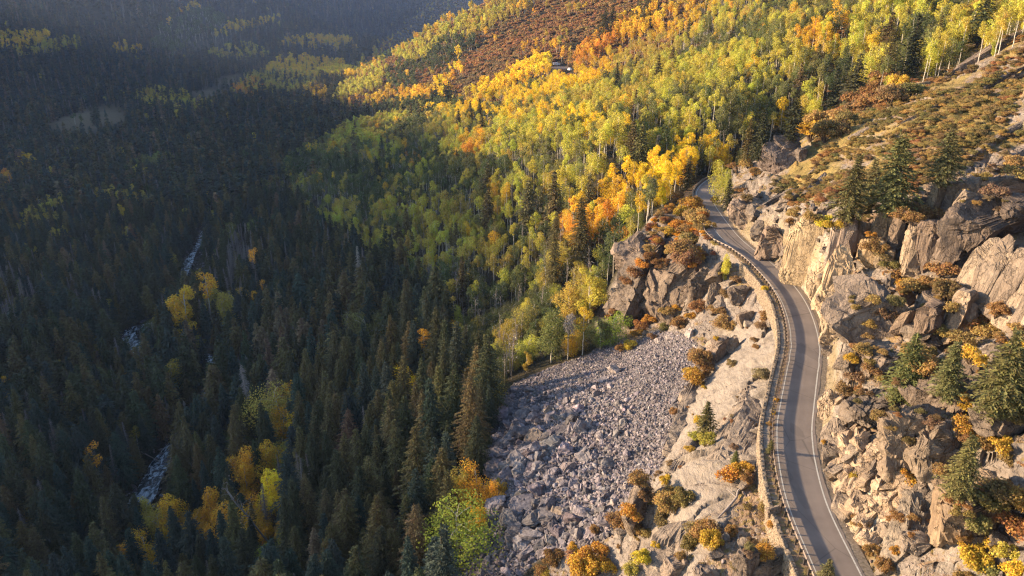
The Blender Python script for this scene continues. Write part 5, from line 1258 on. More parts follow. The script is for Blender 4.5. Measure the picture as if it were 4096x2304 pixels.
# ------------------------------------------------------------------ landmarks that the labels lean on
LM = [(1990, 1790, 'the dark boulder pile'), (2345, 1700, 'the pale boulder pair'), (2140, 1750, 'the tan boulder'), (2050, 2230, 'the bottom of the talus'), (2600, 1720, 'the fine scree'), (2110, 2030, 'the twin boulders'), (2330, 1900, 'the pale talus block'), (2150, 1560, 'the talus corner'), (3800, 820, 'the great grey overhang'), (3740, 770, 'the leaning stone pillar'), (3140, 640, 'the lone round boulder'), (3200, 980, 'the flat yellow rock face'), (3480, 900, 'the jointed cliff'), (3400, 1850, 'the broken white rock'),
      (3620, 1500, 'the open green fir'), (3960, 1500, 'the biggest fir'), (2650, 1150, 'the crag below the road'), (2900, 1070, 'the young aspen under the guardrail'), (2830, 1690, 'the lone fir on the slab'), (2700, 2000, 'the long pale slab'),
      (2940, 1900, 'the orange bush above the fallen branch'), (2830, 2140, 'the bush clump below the branch'), (3080, 2250, 'the long boulder under the wall'), (2350, 2260, 'the golden bush at the talus foot'), (2250, 1650, 'the middle of the talus'), (2500, 1480, 'the top of the talus'),
      (1830, 2120, 'the big lime green tree'), (1650, 1540, 'the brightest yellow aspen'), (1440, 1090, 'the pale spruce skeleton'), (740, 1240, 'the largest orange aspen'), (600, 1930, 'the white rapids'), (770, 1020, 'the upper rapids'), (880, 1500, 'the river bend'), (385, 1860, 'the lone golden aspen'),
      (1000, 2080, 'the orange thicket'), (1150, 1400, 'the brown dying spruce'), (1010, 1580, 'the grey bare spruce'), (160, 870, 'the olive aspens on the left'), (610, 640, 'the green aspen clump in shade'), (2360, 860, 'the orange aspen stand'), (2740, 690, 'the conifer in the yellow aspens'), (2840, 800, 'the far road bend'),
      (3640, 200, 'the lone dark conifer'), (3400, 330, 'the two dark conifers'), (3470, 390, 'the red bushes'), (3900, 90, 'the conifer over the long slab'), (3950, 200, 'the long grey slab'), (2230, 270, 'the parked vehicles'), (2360, 1190, 'the pointed yellow-green tree'), (1700, 1850, 'the dark spruces by the talus'),
      (1400, 2150, 'the big olive spruce'), (2440, 1310, 'the lime green tree at the crag'), (1470, 700, 'the two dark spruces'), (2600, 500, 'the golden-green aspens'), (2900, 400, 'the dense green aspens'), (2100, 700, 'the white-stemmed aspens'), (1900, 950, 'the dim aspens'), (3560, 2050, 'the smooth grey rib'), (4050, 2250, 'the yellow corner bush'), (3990, 1150, 'the leaning slabs'), (3770, 1220, 'the twin blocks')]
DIRN = ['right of', 'above and right of', 'above', 'above and left of', 'left of', 'below and left of', 'below', 'below and right of']
ORD = ['nearest', 'second', 'third', 'fourth', 'fifth', 'sixth', 'seventh', 'eighth', 'ninth', 'tenth', 'eleventh', 'twelfth', 'thirteenth', 'fourteenth', 'fifteenth', 'sixteenth', 'seventeenth', 'eighteenth', 'nineteenth', 'twentieth', 'twenty first', 'twenty second', 'twenty third', 'twenty fourth', 'twenty fifth', 'twenty sixth']
_lmx = np.array([l[0] for l in LM]); _lmy = np.array([l[1] for l in LM])
def place_labels(items):
    """items: (px, py, look); returns labels that single each one out by look and by the nearest landmark"""
    groups = {}
    for n, (px, py, look) in enumerate(items):
        dd = np.hypot(_lmx - px, _lmy - py); k = int(np.argmin(dd))
        a = int(round(math.atan2(_lmy[k] - py, px - _lmx[k]) / (math.pi / 4))) % 8
        groups.setdefault((look, k, a), []).append((dd[k], n))
    out = [''] * len(items)
    import re as _re
    for (look, k, a), L in groups.items():
        L.sort()
        for q, (_, n) in enumerate(L):
            o = ORD[min(q, len(ORD) - 1)]
            out[n] = f"{look} {DIRN[a]} {LM[k][2]}" + ('' if len(L) == 1 else f", {'nearest to it' if q == 0 else o + ' away from it'}")
    for n, t_ in enumerate(out):
        for a_, b_ in ((', nearest to it', ', the nearest'), (' away from it', ''), ('mid-sized ', ''), ('the middle of the talus', 'mid talus'), ('the orange bush above the fallen branch', 'the fallen branch'), ('the young aspen under the guardrail', 'the young aspen'), ('above and ', 'up '), ('below and ', 'down ')):
            if len(_re.findall(r'[A-Za-z]+', t_)) > 15: t_ = t_.replace(a_, b_)
        out[n] = t_
    return out

KINDNAME = {'spruce': ('spruce_tree', 'conifer', 'spruce'), 'spruce_far': ('spruce_tree', 'conifer', 'spruce'), 'spruce_near': ('spruce_tree', 'conifer', 'spruce'), 'fir': ('fir_tree', 'conifer', 'fir'), 'snag': ('dead_spruce', 'dead tree', 'bare dead spruce'), 'bare': ('bare_aspen', 'dead tree', 'leafless aspen'),
            'aspen': ('aspen_tree', 'tree', 'aspen'), 'bushy': ('aspen_tree', 'tree', 'aspen'), 'aspen_far': ('aspen_tree', 'tree', 'aspen'), 'shrub': ('oak_bush', 'bush', 'bush'), 'shrub_far': ('oak_bush', 'bush', 'bush')}
GROUPN = {'spruce_tree': 'spruces of the valley forest', 'fir_tree': 'firs on the rocky slope', 'dead_spruce': 'dead spruces in the valley', 'bare_aspen': 'leafless aspens', 'aspen_tree': 'aspens in autumn colour', 'oak_bush': 'bushes on the slopes'}
CAP = {'spruce_tree': 290, 'aspen_tree': 290, 'oak_bush': 290, 'fir_tree': 60, 'dead_spruce': 60, 'bare_aspen': 50}
single = {k: [] for k in CAP}; rest = {}
occ = {}
for p in sorted(PL, key=lambda p: -p[6]):
    nm = KINDNAME[p[0]][0]
    cx, cy, d = proj(p[1], p[2], p[3] + p[4] * .6)
    bx, by, _ = proj(p[1], p[2], p[3] + p[4] * .2)
    inview = 10 < cx < 4086 and 10 < cy < 2296 and 0 < by < 2450
    # a nearer big neighbour just in front hides it: leave such a one to the mass
    cell = (int(cx // 34), int(cy // 34)) if nm != 'oak_bush' else (int(cx // 22), int(cy // 18))
    if inview and len(single[nm]) < CAP[nm] and (p[7] or cell not in occ) and p[0] not in ('spruce_far', 'aspen_far', 'shrub_far') and not hidden(np.array([p[1]]), np.array([p[2]]), np.array([p[3] + p[4] * .8]))[0]:
        single[nm].append((p, float(cx), float(cy))); occ[cell] = 1
    else:
        rest.setdefault(p[0], []).append(p)
rl = np.random.default_rng(5)
def tvar(tn, r, amt=.1):
    c = np.array(TINT[tn]); g = 1 + r.normal() * amt
    return c * g * (1 + r.normal(size=3) * .05)
allseen = set()
for nm, L in single.items():
    items = []
    for (p, cx, cy) in L:
        word = KINDNAME[p[0]][2]
        sz = 'tall' if p[4] > 19 else 'small' if (p[4] < 11 if nm != 'oak_bush' else p[4] < 1.3) else 'large' if nm == 'oak_bush' and p[4] > 2.6 else ''
        tw = {'pale grey': 'pale', 'fir green': 'green', 'amber': 'orange', 'tan': 'tan dry'}.get(p[5], p[5])
        items.append((cx, cy, ' '.join(w for w in (sz, tw, word) if w)))
    labs = place_labels(items)
    for (p, cx, cy), lab in zip(L, labs):
        if p[7]: lab = p[7]
        if lab in allseen: lab = lab + ', smaller'
        if len(lab.replace('-', ' ').split()) > 16: lab = lab.replace(' away from it', '').replace(', nearest to it', ', nearest')
        allseen.add(lab)
        protos = PROTO[p[0]]; q = protos[rl.integers(len(protos))]
        s = p[4] / q['h']
        e = empty(nm, (p[1], p[2], p[3]), label=lab, category=KINDNAME[p[0]][1], group=GROUPN[nm])
        e.rotation_euler = (rl.normal() * .02, rl.normal() * .02, rl.random() * 6.28)
        if lab.startswith('bare leaning'): e.rotation_euler = (.0, -.38, .3)
        w = 1.0
        if nm == 'oak_bush': w = (.9 + .25 * rl.random())
        elif p[0] == 'fir': w = 1.12
        elif p[0] == 'spruce': w = .8 + .5 * rl.random()
        if p[0] == 'bushy' and p[7]: w = 1.15 if p[1] < 40 else .72
        if p[7] and p[0] == 'spruce' and p[1] > 90: w = 1.3
        if lab.startswith('big round lime'): w = 1.28
        e.scale = (s * w, s * w, s)
        t = tvar(p[5], rl)
        if nm == 'oak_bush' and p[5] in ('golden', 'yellow', 'orange', 'yellow-green', 'red', 'rust'): t = t * .62 + np.array([.09, .065, .025])
        c = link('crown', q['crown'], e); c['tint'] = [float(v) for v in t]
        tk = link('stem' if nm == 'oak_bush' else 'trunk', q['trunk'], e); tk['tint'] = [float(v) for v in t]
print('singles', {k: len(v) for k, v in single.items()}, 'rest', {k: len(v) for k, v in rest.items()}, round(time.time() - T0, 1))

# ------------------------------------------------------------------ masses nobody could count, as instanced meshes
def instancer(name, pts, rotz, scl, tint, idx, meshes, tilt=None, **props):
    me = bpy.data.meshes.new(name)
    me.vertices.add(len(pts)); me.vertices.foreach_set('co', np.asarray(pts, np.float32).ravel())
    def at_(n, ty, v):
        a = me.attributes.new(n, ty, 'POINT'); key = {'FLOAT': 'value', 'INT': 'value', 'FLOAT_VECTOR': 'vector', 'FLOAT_COLOR': 'color'}[ty]
        a.data.foreach_set(key, np.asarray(v).ravel())
    rot = np.zeros((len(pts), 3), np.float32) if tilt is None else np.asarray(tilt, np.float32).copy()
    rot[:, 2] = rotz
    at_('rot', 'FLOAT_VECTOR', rot); sc_ = np.asarray(scl, np.float32)
    if sc_.ndim == 1: sc_ = np.repeat(sc_[:, None], 3, 1)
    at_('scl', 'FLOAT_VECTOR', sc_); at_('idx', 'INT', np.asarray(idx, np.int32)); at_('tint', 'FLOAT_VECTOR', np.asarray(tint, np.float32))
    o = bpy.data.objects.new(name, me); COL.objects.link(o)
    for k, v in props.items(): o[k] = v
    c = bpy.data.collections.new(name + '_kinds')
    for n, m in enumerate(meshes):
        c.objects.link(bpy.data.objects.new(f'{name}_kind_{n:02d}', m))
    g = bpy.data.node_groups.new(name, 'GeometryNodeTree')
    g.interface.new_socket('Geometry', in_out='INPUT', socket_type='NodeSocketGeometry')
    g.interface.new_socket('Geometry', in_out='OUTPUT', socket_type='NodeSocketGeometry')
    gi = g.nodes.new('NodeGroupInput'); go = g.nodes.new('NodeGroupOutput')
    ci = g.nodes.new('GeometryNodeCollectionInfo'); ci.inputs['Collection'].default_value = c
    ci.inputs['Separate Children'].default_value = True; ci.inputs['Reset Children'].default_value = True
    ip = g.nodes.new('GeometryNodeInstanceOnPoints'); ip.inputs['Pick Instance'].default_value = True
    def na(n, ty):
        a = g.nodes.new('GeometryNodeInputNamedAttribute'); a.data_type = ty; a.inputs['Name'].default_value = n; return a.outputs['Attribute']
    g.links.new(gi.outputs[0], ip.inputs['Points']); g.links.new(ci.outputs[0], ip.inputs['Instance'])
    g.links.new(na('idx', 'INT'), ip.inputs['Instance Index'])
    er = g.nodes.new('FunctionNodeEulerToRotation'); g.links.new(na('rot', 'FLOAT_VECTOR'), er.inputs[0]); g.links.new(er.outputs[0], ip.inputs['Rotation'])
    g.links.new(na('scl', 'FLOAT_VECTOR'), ip.inputs['Scale'])
    g.links.new(ip.outputs[0], go.inputs[0])
    md = o.modifiers.new('scatter', 'NODES'); md.node_group = g
    return o
MASS = {'spruce_near': ('near_spruce_forest', 'big spruces of the forest edge at the bottom'), 'spruce': ('spruce_forest', 'dark conifer forest filling the shaded valley'), 'spruce_far': ('far_spruce_forest', 'far conifer forest on the shaded slopes'), 'snag': ('dead_spruce_forest', 'grey dead spruces in the valley forest'),
        'aspen': ('aspen_forest', 'green and gold aspen forest on the slope'), 'aspen_far': ('far_aspen_forest', 'far golden aspen stands on the mountainside'), 'bushy': ('young_aspen_forest', 'leafy young aspens under the taller ones'), 'bare': ('bare_aspen_forest', 'leafless aspens among the leafy ones'),
        'shrub': ('hillside_brush', 'low oak brush covering the rocky hillside'), 'shrub_far': ('far_scrub', 'rust coloured scrub on the sunlit mountainside'), 'fir': ('fir_forest', 'young firs')}
for kd, L in rest.items():
    if not L: continue
    r = np.random.default_rng(abs(hash(kd)) % 1000 if False else len(L))
    P_ = PROTO[kd]
    idx = r.integers(0, len(P_), len(L))
    scl = np.array([p[4] for p in L]) / np.array([P_[i]['h'] for i in idx])
    wf = .7 + .6 * r.random(len(L)) if 'spruce' in kd else .85 + .35 * r.random(len(L))
    if kd == 'shrub': wf = wf * 1.3
    sc3 = np.stack([scl * wf, scl * wf, scl], 1)
    if kd in ('spruce_far',): sc3[:, :2] *= 1.1
    if kd in ('shrub_far',): sc3[:, :2] *= 1.35
    tin = np.array([tvar(p[5], r) for p in L])
    instancer(MASS[kd][0], [(p[1], p[2], p[3]) for p in L], r.random(len(L)) * 6.28, sc3, tin, idx, [q['whole'] for q in P_], tilt=r.normal(size=(len(L), 3)) * .025, kind='stuff', label=MASS[kd][1])
print('masses', round(time.time() - T0, 1))
# ------------------------------------------------------------------ talus: the largest blocks one by one, the rest as rubble
def talus_points(sp, seed, poly=TALUS):
    r = np.random.default_rng(seed)
    xs = np.arange(-75, 75, sp); ys = np.arange(95, 265, sp)
    X, Y = np.meshgrid(xs, ys); X = (X + r.uniform(-.5, .5, X.shape) * sp).ravel(); Y = (Y + r.uniform(-.5, .5, Y.shape) * sp).ravel()
    Z = zat(X, Y); px, py, d = proj(X, Y, Z)
    m = in_poly(px, py, poly) & (side_of(X, Y) < -6) & (py < 2360)
    return X[m], Y[m], Z[m], px[m], py[m], d[m], r
X, Y, Z, px, py, d, r = talus_points(.66, 501)
coarse = np.clip(1.3 - (px - 1950) / 560, .02, 1) * sstep(1480, 1680, py) * (1 - .5 * sstep(2050, 2250, py)) + .16
big_ = fbm(px / 120, py / 90, 3, 4)
S = (.22 + .26 * r.random(len(X)) ** 2) * (1 + 1.5 * coarse * (1 + 1.4 * big_)) 
big = r.random(len(X)) < .075 * coarse + .006
S[big] *= 1.6 + 2.1 * r.random(big.sum()) ** 1.5 * (.3 + coarse[big])
order = np.argsort(-S / d)
n1 = 285
sel = order[:n1]; rem = order[n1:]
tints_t = lambda n, r: (1 + .3 * r.normal(size=(n, 1))).clip(.5, 1.9) * (1 + r.normal(size=(n, 3)) * [.03, .02, .035]) * [1.0, .98, 1.0]
# blocks that stand out
BB = [(2135, 1750, 66, 'tan'), (2330, 1705, 64, ''), (2360, 1690, 50, ''), (2345, 1810, 66, ''), (2160, 1860, 55, ''), (2060, 1700, 80, 'dark'), (2000, 1780, 90, 'dark'), (2460, 1470, 64, 'pale'), (2415, 1510, 40, 'pale'), (2245, 1915, 50, 'pale'), (2010, 2020, 45, ''), (1975, 2040, 40, ''), (2100, 1640, 60, ''), (2130, 2020, 56, ''),
      (2240, 2035, 56, 'tan'), (2300, 1600, 34, 'pale'), (2510, 1940, 40, 'pale'), (2190, 1780, 50, ''), (2090, 1830, 60, ''), (2680, 1345, 40, 'pale'), (2760, 1325, 44, 'pale'), (2640, 1355, 40, 'pale'), (2400, 1745, 40, 'pale'), (1960, 1580, 30, ''), (2450, 2010, 50, 'pale'), (1990, 1880, 46, ''), (2205, 1650, 50, 'tan')]
items = []; recs = []
for bx, by, w, tn in BB:
    x, y, z = ground(bx, by + w * .3); _, _, dd = proj(x, y, z)
    recs.append((x, y, z, w * dd / FPX * .72, {'tan': (1.25, 1.1, .85), 'dark': (.62, .62, .66), 'pale': (1.5, 1.42, 1.32), '': (1, 1, 1)}[tn], 'big ' + (tn + ' ' if tn else '') + 'boulder')); items.append((bx, by, recs[-1][5]))
for i in sel[:n1 - len(BB)]:
    t = tints_t(1, r)[0]; b_ = t.mean()
    wd = 'pale' if b_ > 1.15 else 'dark' if b_ < .85 else 'grey'
    sz = 'large' if S[i] > 1.25 else 'mid-sized'
    recs.append((X[i], Y[i], Z[i], S[i], t, f'{sz} {wd} boulder')); items.append((px[i], py[i], recs[-1][5]))
labs = place_labels(items)
for rc, lab in zip(recs, labs):
    o = link('boulder', BIGST[int(r.integers(len(BIGST)))], None, label=lab.replace('boulder ', 'boulder of the talus ', 1) if len(lab.replace('-', ' ').split()) < 12 else lab, category='boulder', group='boulders of the talus slope')
    o.location = (rc[0], rc[1], rc[2] + rc[3] * .18); s_ = rc[3]
    o.scale = (s_, s_, s_); o.rotation_euler = (r.normal() * .5, r.normal() * .5, r.random() * 6.28)
    o['tint'] = [float(v) for v in rc[4]]
rem = rem
rot = r.normal(size=(len(rem), 3)) * .6
instancer('talus_rubble', np.c_[X[rem], Y[rem], Z[rem] + S[rem] * .1], r.random(len(rem)) * 6.28, S[rem], tints_t(len(rem), r), r.integers(0, 10, len(rem)), STONES, tilt=rot, kind='stuff', label='grey rubble of the talus slope between the boulders')
X, Y, Z, px, py, d, r = talus_points(.42, 502)
S = .12 + .16 * r.random(len(X)) ** 2
instancer('talus_gravel', np.c_[X, Y, Z + .03], r.random(len(X)) * 6.28, S, tints_t(len(X), r), r.integers(0, 10, len(X)), STONES, tilt=r.normal(size=(len(X), 3)) * .6, kind='stuff', label='small stones filling the talus slope')
# loose stones lying about on the banks of the road
X, Y, Z, px, py, d, _r = scatter(60, 300, .95, 503)
s = side_of(X, Y); u = _r.random(len(X))
m = ((s < -6) & (s > -50) & in_poly(px, py, [(2950, 850), (3180, 1350), (3260, 2500), (2100, 2400), (2480, 2100), (2720, 1700), (2750, 1400), (2450, 1400), (2850, 1150)]) & (gsel(w_slab, X, Y) < .3) & (u < .55)) | ((s > 4.2) & (s < 7.5) & (u < .5)) | ((s > 6) & (u < .16) & (Y < 200))
m &= (px > 1900) & (fbm(X / 5, Y / 5, 2, 4) > -.12)
X, Y, Z = X[m], Y[m], Z[m]; S = .14 + .3 * _r.random(len(X)) ** 3.0
tt = tints_t(len(X), _r) * [1.25, 1.12, .98]
instancer('loose_stones', np.c_[X, Y, Z + .03], _r.random(len(X)) * 6.28, S, tt, _r.integers(0, 10, len(X)), STONES, tilt=_r.normal(size=(len(X), 3)) * .6, kind='stuff', label='loose stones on the slopes by the road')
# boulders in the river
rb = np.random.default_rng(9); n = 900
i = rb.integers(0, len(RIVP), n); o_ = rb.normal(size=n) * 6
X = RIVP[i, 0] + rn_[i, 0] * o_ + rb.normal(size=n); Y = RIVP[i, 1] + rn_[i, 1] * o_ + rb.normal(size=n)
S = .5 + 1.1 * rb.random(n) ** 2 + .3 * (abs(o_) > 6)
instancer('river_stones', np.c_[X, Y, np.maximum(zat(X, Y), RIV_Z - .5) + S * .1], rb.random(n) * 6.28, S, tints_t(n, rb) * .8, rb.integers(0, 10, n), STONES, tilt=rb.normal(size=(n, 3)) * .4, kind='stuff', label='stones in and beside the river rapids')
print('stones', round(time.time() - T0, 1))

# ------------------------------------------------------------------ stone wall along the outer edge of the road
def path(off, y0, y1, step):
    """points and directions along the road at offset off (to the right), evenly spaced"""
    i0 = int(np.argmin(abs(yy_ - y0))); i1 = int(np.argmin(abs(yy_ - y1))) + 1
    o = off(yy_[i0:i1]) if callable(off) else off
    p = RD[i0:i1, :2] + nor[i0:i1] * np.reshape(o, (-1, 1)) * np.ones((i1 - i0, 1))
    s = np.r_[0, np.cumsum(np.linalg.norm(np.diff(p, axis=0), axis=1))]
    q = np.arange(0, s[-1], step)
    P2 = np.c_[np.interp(q, s, p[:, 0]), np.interp(q, s, p[:, 1])]
    D2 = unit(np.gradient(P2, axis=0)); return P2, D2, q
def stone_mesh(seed):
    r = np.random.default_rng(seed)
    v, f = rock(seed, 1, .35, 3, (.8, 1.0), 0, (.5, .5, .5))
    return mesh_from('stone', v + r.normal(size=v.shape) * .02, [f], [M_WALLSTONE])
WST = [stone_mesh(900 + k) for k in range(8)]
def build_wall(label, off, y0, y1, top, depthf, thick, nsingle, seed):
    r = np.random.default_rng(seed)
    P2, D2, q = path(off, y0, y1, .5)
    N2 = np.c_[D2[:, 1], -D2[:, 0]]
    e = empty('stone_wall', (P2[0, 0], P2[0, 1], 0), label=label, category='wall', group='stone retaining walls of the road')
    loc = np.array([P2[0, 0], P2[0, 1], 0])
    tp = top + .12 * fbm(q / 3, q * 0, 3, seed)
    bt = -np.array([depthf(y) for y in P2[:, 1]])
    a = np.c_[P2 + N2 * (thick / 2 - .05), tp - .12]; b_ = np.c_[P2 - N2 * (thick / 2 - .05), tp - .12]; c = np.c_[P2 - N2 * (thick / 2 + .1), bt]; d_ = np.c_[P2 + N2 * (thick / 2 - .05), bt]
    g = np.stack([a, b_, c, d_, a], 1) - loc
    V = g.reshape(-1, 3); me = mesh_from('wall_core', V, [grid_faces(len(P2), 5)], [M_MORTAR]); link('wall_core', me, e)
    st_ = []
    for i in range(len(P2) - 1):
        ang = math.atan2(D2[i, 1], D2[i, 0])
        z = bt[i] + .1 + r.random() * .1; 
        while z < tp[i] - .02:
            hh = r.uniform(.2, .36)
            st_.append((P2[i] - N2[i] * (thick / 2 + .1 * (tp[i] - z) / max(.3, tp[i] - bt[i]) - .06) + D2[i] * r.uniform(-.12, .12), z + hh / 2, ang, r.uniform(.42, .62), .34, hh * 1.02)); z += hh
        st_.append((P2[i] + N2[i] * .02 + D2[i] * r.uniform(-.1, .1), tp[i] - .04, ang, r.uniform(.42, .6), thick * .95, r.uniform(.18, .3)))
        st_.append((P2[i] + N2[i] * (thick / 2 - .08), tp[i] - .25, ang, r.uniform(.4, .55), .3, .3))
    vis = []
    for s_ in st_:
        x_, y_, d0 = proj(s_[0][0], s_[0][1], s_[1]); vis.append((0 if y_ < 2310 else 1, float(d0)))
    order = sorted(range(len(st_)), key=lambda i: vis[i])
    one = set(order[:nsingle])
    VV = []; FF = []; k0 = 0
    base = [(np.array([v.co[:] for v in m.vertices]), np.array([p.vertices[:] for p in m.polygons])) for m in WST]
    for i, (p2, z, an, L, D_, H) in enumerate(st_):
        m = int(r.integers(8)); an += r.normal() * .08
        if i in one:
            o = link('stone', WST[m], e); o.location = (p2[0] - loc[0], p2[1] - loc[1], z); o.rotation_euler = (r.normal() * .05, r.normal() * .06, an); o.scale = (L, D_, H)
        else:
            v, f = base[m]; v = v * [L, D_, H]; ca, sa_ = math.cos(an), math.sin(an)
            v = np.c_[v[:, 0] * ca - v[:, 1] * sa_ + p2[0] - loc[0], v[:, 0] * sa_ + v[:, 1] * ca + p2[1] - loc[1], v[:, 2] + z]
            VV.append(v); FF.append(f + k0); k0 += len(v)
    if VV: link('small_stones', mesh_from('small_stones', np.concatenate(VV), [np.concatenate(FF)], [M_WALLSTONE]), e, kind='stuff')
    return e
build_wall('long stone retaining wall below the guardrail of the near road', -5.35, 60, 193, -.02, lambda y: WALLD(y) + 1.6, .62, 290, 71)
build_wall('short stone parapet on the outside of the far road bend', lambda y: -np.interp(y, [225, 232, 400], [4.3, 4.0, 4.0]), 236, 292, .45, lambda y: 1.9, .5, 120, 72)

# guardrail
OFFG = lambda y: -np.interp(y, [0, 196, 204, 212, 220, 228, 400], [3.75, 3.75, 4.0, 6.5, 6.8, 5.6, 5.4])
P2, D2, q = path(OFFG, 62, 227, 1.905)
loc = np.array([P2[0, 0], P2[0, 1], 0])
e = empty('guardrail', loc, label='steel guardrail on dark posts along the outer road edge', category='guardrail')
bxm = lambda n, sx, sy, sz, mat: mesh_from(n, np.array([(x, y, z) for x in (-sx / 2, sx / 2) for y in (-sy / 2, sy / 2) for z in (-sz / 2, sz / 2)]), [np.array([(0, 1, 3, 2), (4, 6, 7, 5), (0, 4, 5, 1), (2, 3, 7, 6), (0, 2, 6, 4), (1, 5, 7, 3)])], [mat])
m_post = bxm('post', .2, .2, 1.25, M_POST); m_blk = bxm('blockout', .2, .22, .36, M_POST)
for i in range(len(P2)):
    an = math.atan2(D2[i, 1], D2[i, 0]); nn = np.array([D2[i, 1], -D2[i, 0]])
    o = link('post', m_post, e); o.location = (*(P2[i] - loc[:2] - nn * .2), .2); o.rotation_euler = (0, 0, an)
    b_ = link('blockout', m_blk, o); b_.location = (0, -.17, .26) if False else (0, -.19, .27)
prof_ = [(.0, .42), (.08, .46), (.08, .52), (.01, .60), (.01, .67), (.08, .75), (.08, .81), (.0, .85)]
for i in range(0, len(P2) - 2, 2):
    seg = P2[i:i + 3]; dd = D2[i:i + 3]; nn = np.c_[dd[:, 1], -dd[:, 0]]
    rows = np.stack([np.c_[seg + nn * (.1 + a + (.004 if (i // 2) % 2 else 0)), np.full(len(seg), z)] for a, z in prof_], 1) - loc
    V = rows.reshape(-1, 3); F = grid_faces(len(seg), len(prof_))
    V2 = V + np.repeat(nn, len(prof_), 0) @ np.array([[1, 0, 0], [0, 1, 0]]) * -.012
    F2 = F[:, ::-1] + len(V)
    link('beam', mesh_from('beam', np.r_[V, V2], [np.r_[F, F2]], [M_STEEL]), e)
# two thin posts standing on the bank outside the pull-out
for (tx, ty), (bx, by), lab in (((2848, 985), (2843, 1028), 'left one of two thin posts below the pull-out'), ((2872, 995), (2866, 1036), 'right one of two thin posts below the pull-out')):
    x, y, z, d = at_px(bx, by); h = (by - ty) * d / FPX * 1.05
    v, f = tube([(0, 0, -.2), (0, 0, h)], [.07, .06], 6); o = link('thin_post', mesh_from('thin_post', v, [f], [M_POST]), None, label=lab, category='post'); o.location = (x, y, z)
# fallen branch
pts = [at_px(2870, 2075)[:3], at_px(2910, 2040)[:3], at_px(2945, 2000)[:3], at_px(2950, 1975)[:3], at_px(2968, 1960)[:3]]
pts = np.array(pts); pts[:, 2] += [.1, .35, .5, .6, .7]; lc = pts[0].copy()
e = empty('fallen_branch', lc, label='bare forked branch lying below the orange bush', category='dead branch')
v, f = tube(pts - lc, [.1, .22, .2, .16, .08], 8); link('stem', mesh_from('stem', v, [f], [M_WOOD], smooth=True), e)
t2 = np.array([pts[2], pts[2] + [-.9, .9, .5], pts[2] + [-1.3, 1.5, .5]]) - lc; v, f = tube(t2, [.14, .09, .04], 6); link('fork', mesh_from('fork', v, [f], [M_WOOD], smooth=True), e)
# log across the river
pa = np.array(Pz(560, 1805, -107)); pb = np.array(Pz(638, 1845, -109)); v, f = tube([pa * 0, (pb - pa) * .5, pb - pa], [.25, .22, .12], 7)
o = link('fallen_log', mesh_from('fallen_log', v, [f], [M_WOOD], smooth=True), None, label='pale fallen log at the head of the rapids', category='log'); o.location = pa

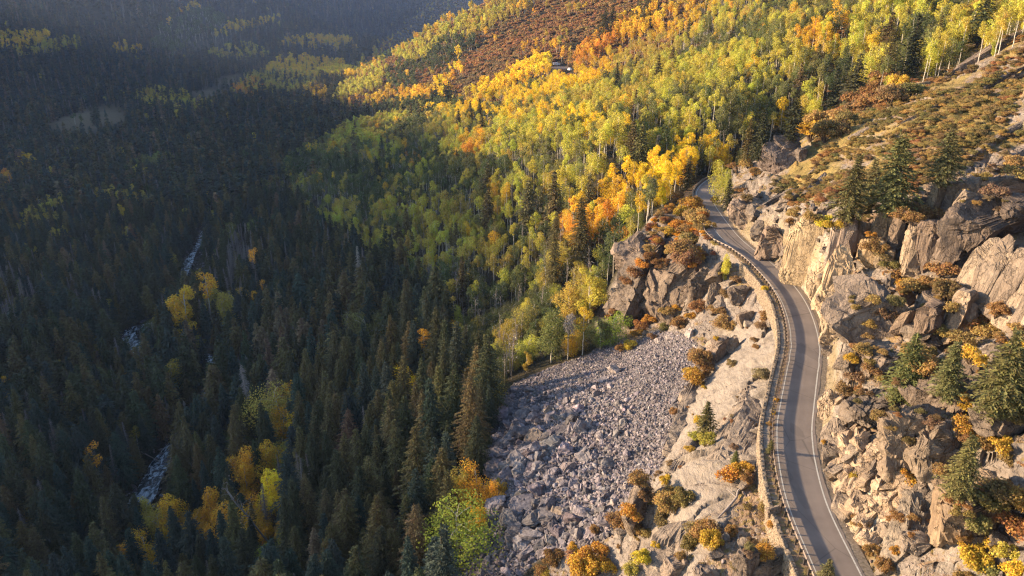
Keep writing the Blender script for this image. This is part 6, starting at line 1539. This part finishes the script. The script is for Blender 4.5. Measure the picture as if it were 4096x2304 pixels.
# two vehicles on a small lay-by far up the sunlit slope
def vehicle(bx, by, L, H, W, rz, box, lab, cat, name):
    x, y, z, d = at_px(bx, by)
    # a level pad cut in the slope
    e = empty(name, (x, y, z + 1.6), label=lab, category=cat, group='vehicles on the far lay-by'); e.rotation_euler = (0, 0, rz)
    if box:
        prof = [(-L / 2, .5), (-L / 2, H), (L * .22, H), (L * .26, H * .74), (L * .4, H * .66), (L / 2, H * .45), (L / 2, .5)]
    else:
        prof = [(-L / 2, .45), (-L / 2, H * .62), (-L * .4, H * .68), (-L * .3, H), (L * .1, H), (L * .26, H * .66), (L * .46, H * .6), (L / 2, .5)]
    n = len(prof); V = [(a, s * W / 2, b) for s in (-1, 1) for a, b in prof]
    bm = bmesh.new(); vs = [bm.verts.new(v) for v in V]
    bm.faces.new(vs[:n]); bm.faces.new(vs[n:][::-1])
    for i in range(n): bm.faces.new((vs[i], vs[i + n], vs[(i + 1) % n + n], vs[(i + 1) % n]))
    bmesh.ops.recalc_face_normals(bm, faces=bm.faces); bmesh.ops.bevel(bm, geom=bm.edges[:], offset=.08, segments=2, affect='EDGES')
    me = bpy.data.meshes.new('body'); bm.to_mesh(me); bm.free(); me.materials.append(M_WHITE); link('body', me, e)
    w = link('windscreen', bxm('windscreen', .06, W * .8, H * .2, M_GLASS), e); w.location = (L * (.31 if box else .19), 0, H * (.76 if box else .84)); w.rotation_euler = (0, -.7, 0)
    for s in (-1, 1):
        g_ = link('side_window', bxm('side_window', L * .12 if box else L * .4, .04, H * .18, M_GLASS), e); g_.location = (L * .2 if box else -L * .1, s * (W / 2 + .01), H * .8)
        for xx in (-L * .3, L * .3):
            v, f = tube([(0, -.12, 0), (0, -.11, 0), (0, .11, 0), (0, .12, 0)], [.05, .38, .38, .05], 12)
            t_ = link('wheel', mesh_from('wheel', v, [f], [M_TYRE]), e); t_.location = (xx, s * (W / 2 - .08), .38)
    return e
def pad(pxy, rx_, ry_):
    x, y, z, d = at_px(*pxy)
    a = np.linspace(0, 6.283, 25)[:-1]; rr = 1 + .12 * np.sin(a * 3)
    top = np.c_[x + rx_ * rr * np.cos(a), y + ry_ * rr * np.sin(a), np.full(24, z + 1.55)]; low = top * [1, 1, 0] + [0, 0, z - 6]
    V = np.r_[[(x, y, z + 1.56)], top, low]; F3 = [(0, 1 + i, 1 + (i + 1) % 24) for i in range(24)]; F4 = [(1 + i, 25 + i, 25 + (i + 1) % 24, 1 + (i + 1) % 24) for i in range(24)]
    link('dirt_track', mesh_from('dirt_track', V, [np.array(F3), np.array(F4)], [M_DIRT]), None, kind='structure')
pad((2262, 276), 26, 11)
vehicle(2226, 268, 7.5, 3.1, 2.4, .3, True, 'white boxy camper van, left of the two far vehicles', 'van', 'camper_van')
vehicle(2278, 289, 5.5, 2.4, 2.1, 1.9, False, 'small white car, right of the two far vehicles', 'car', 'parked_car')
print('built', round(time.time() - T0, 1))

# ------------------------------------------------------------------ haze
hz = bpy.data.materials.new('haze'); hz.use_nodes = True; nt = hz.node_tree
for n_ in list(nt.nodes): nt.nodes.remove(n_)
pv = nt.nodes.new('ShaderNodeVolumePrincipled'); pv.inputs['Density'].default_value = HAZE; pv.inputs['Color'].default_value = (.44, .6, 1.0, 1); pv.inputs['Anisotropy'].default_value = .25
mo = nt.nodes.new('ShaderNodeOutputMaterial'); nt.links.new(pv.outputs[0], mo.inputs['Volume'])
hb = bxm('haze', 14400, 9900, 430, hz); o = link('haze', hb, None, kind='stuff'); o.location = (0, 4700, 430 / 2 - 118)
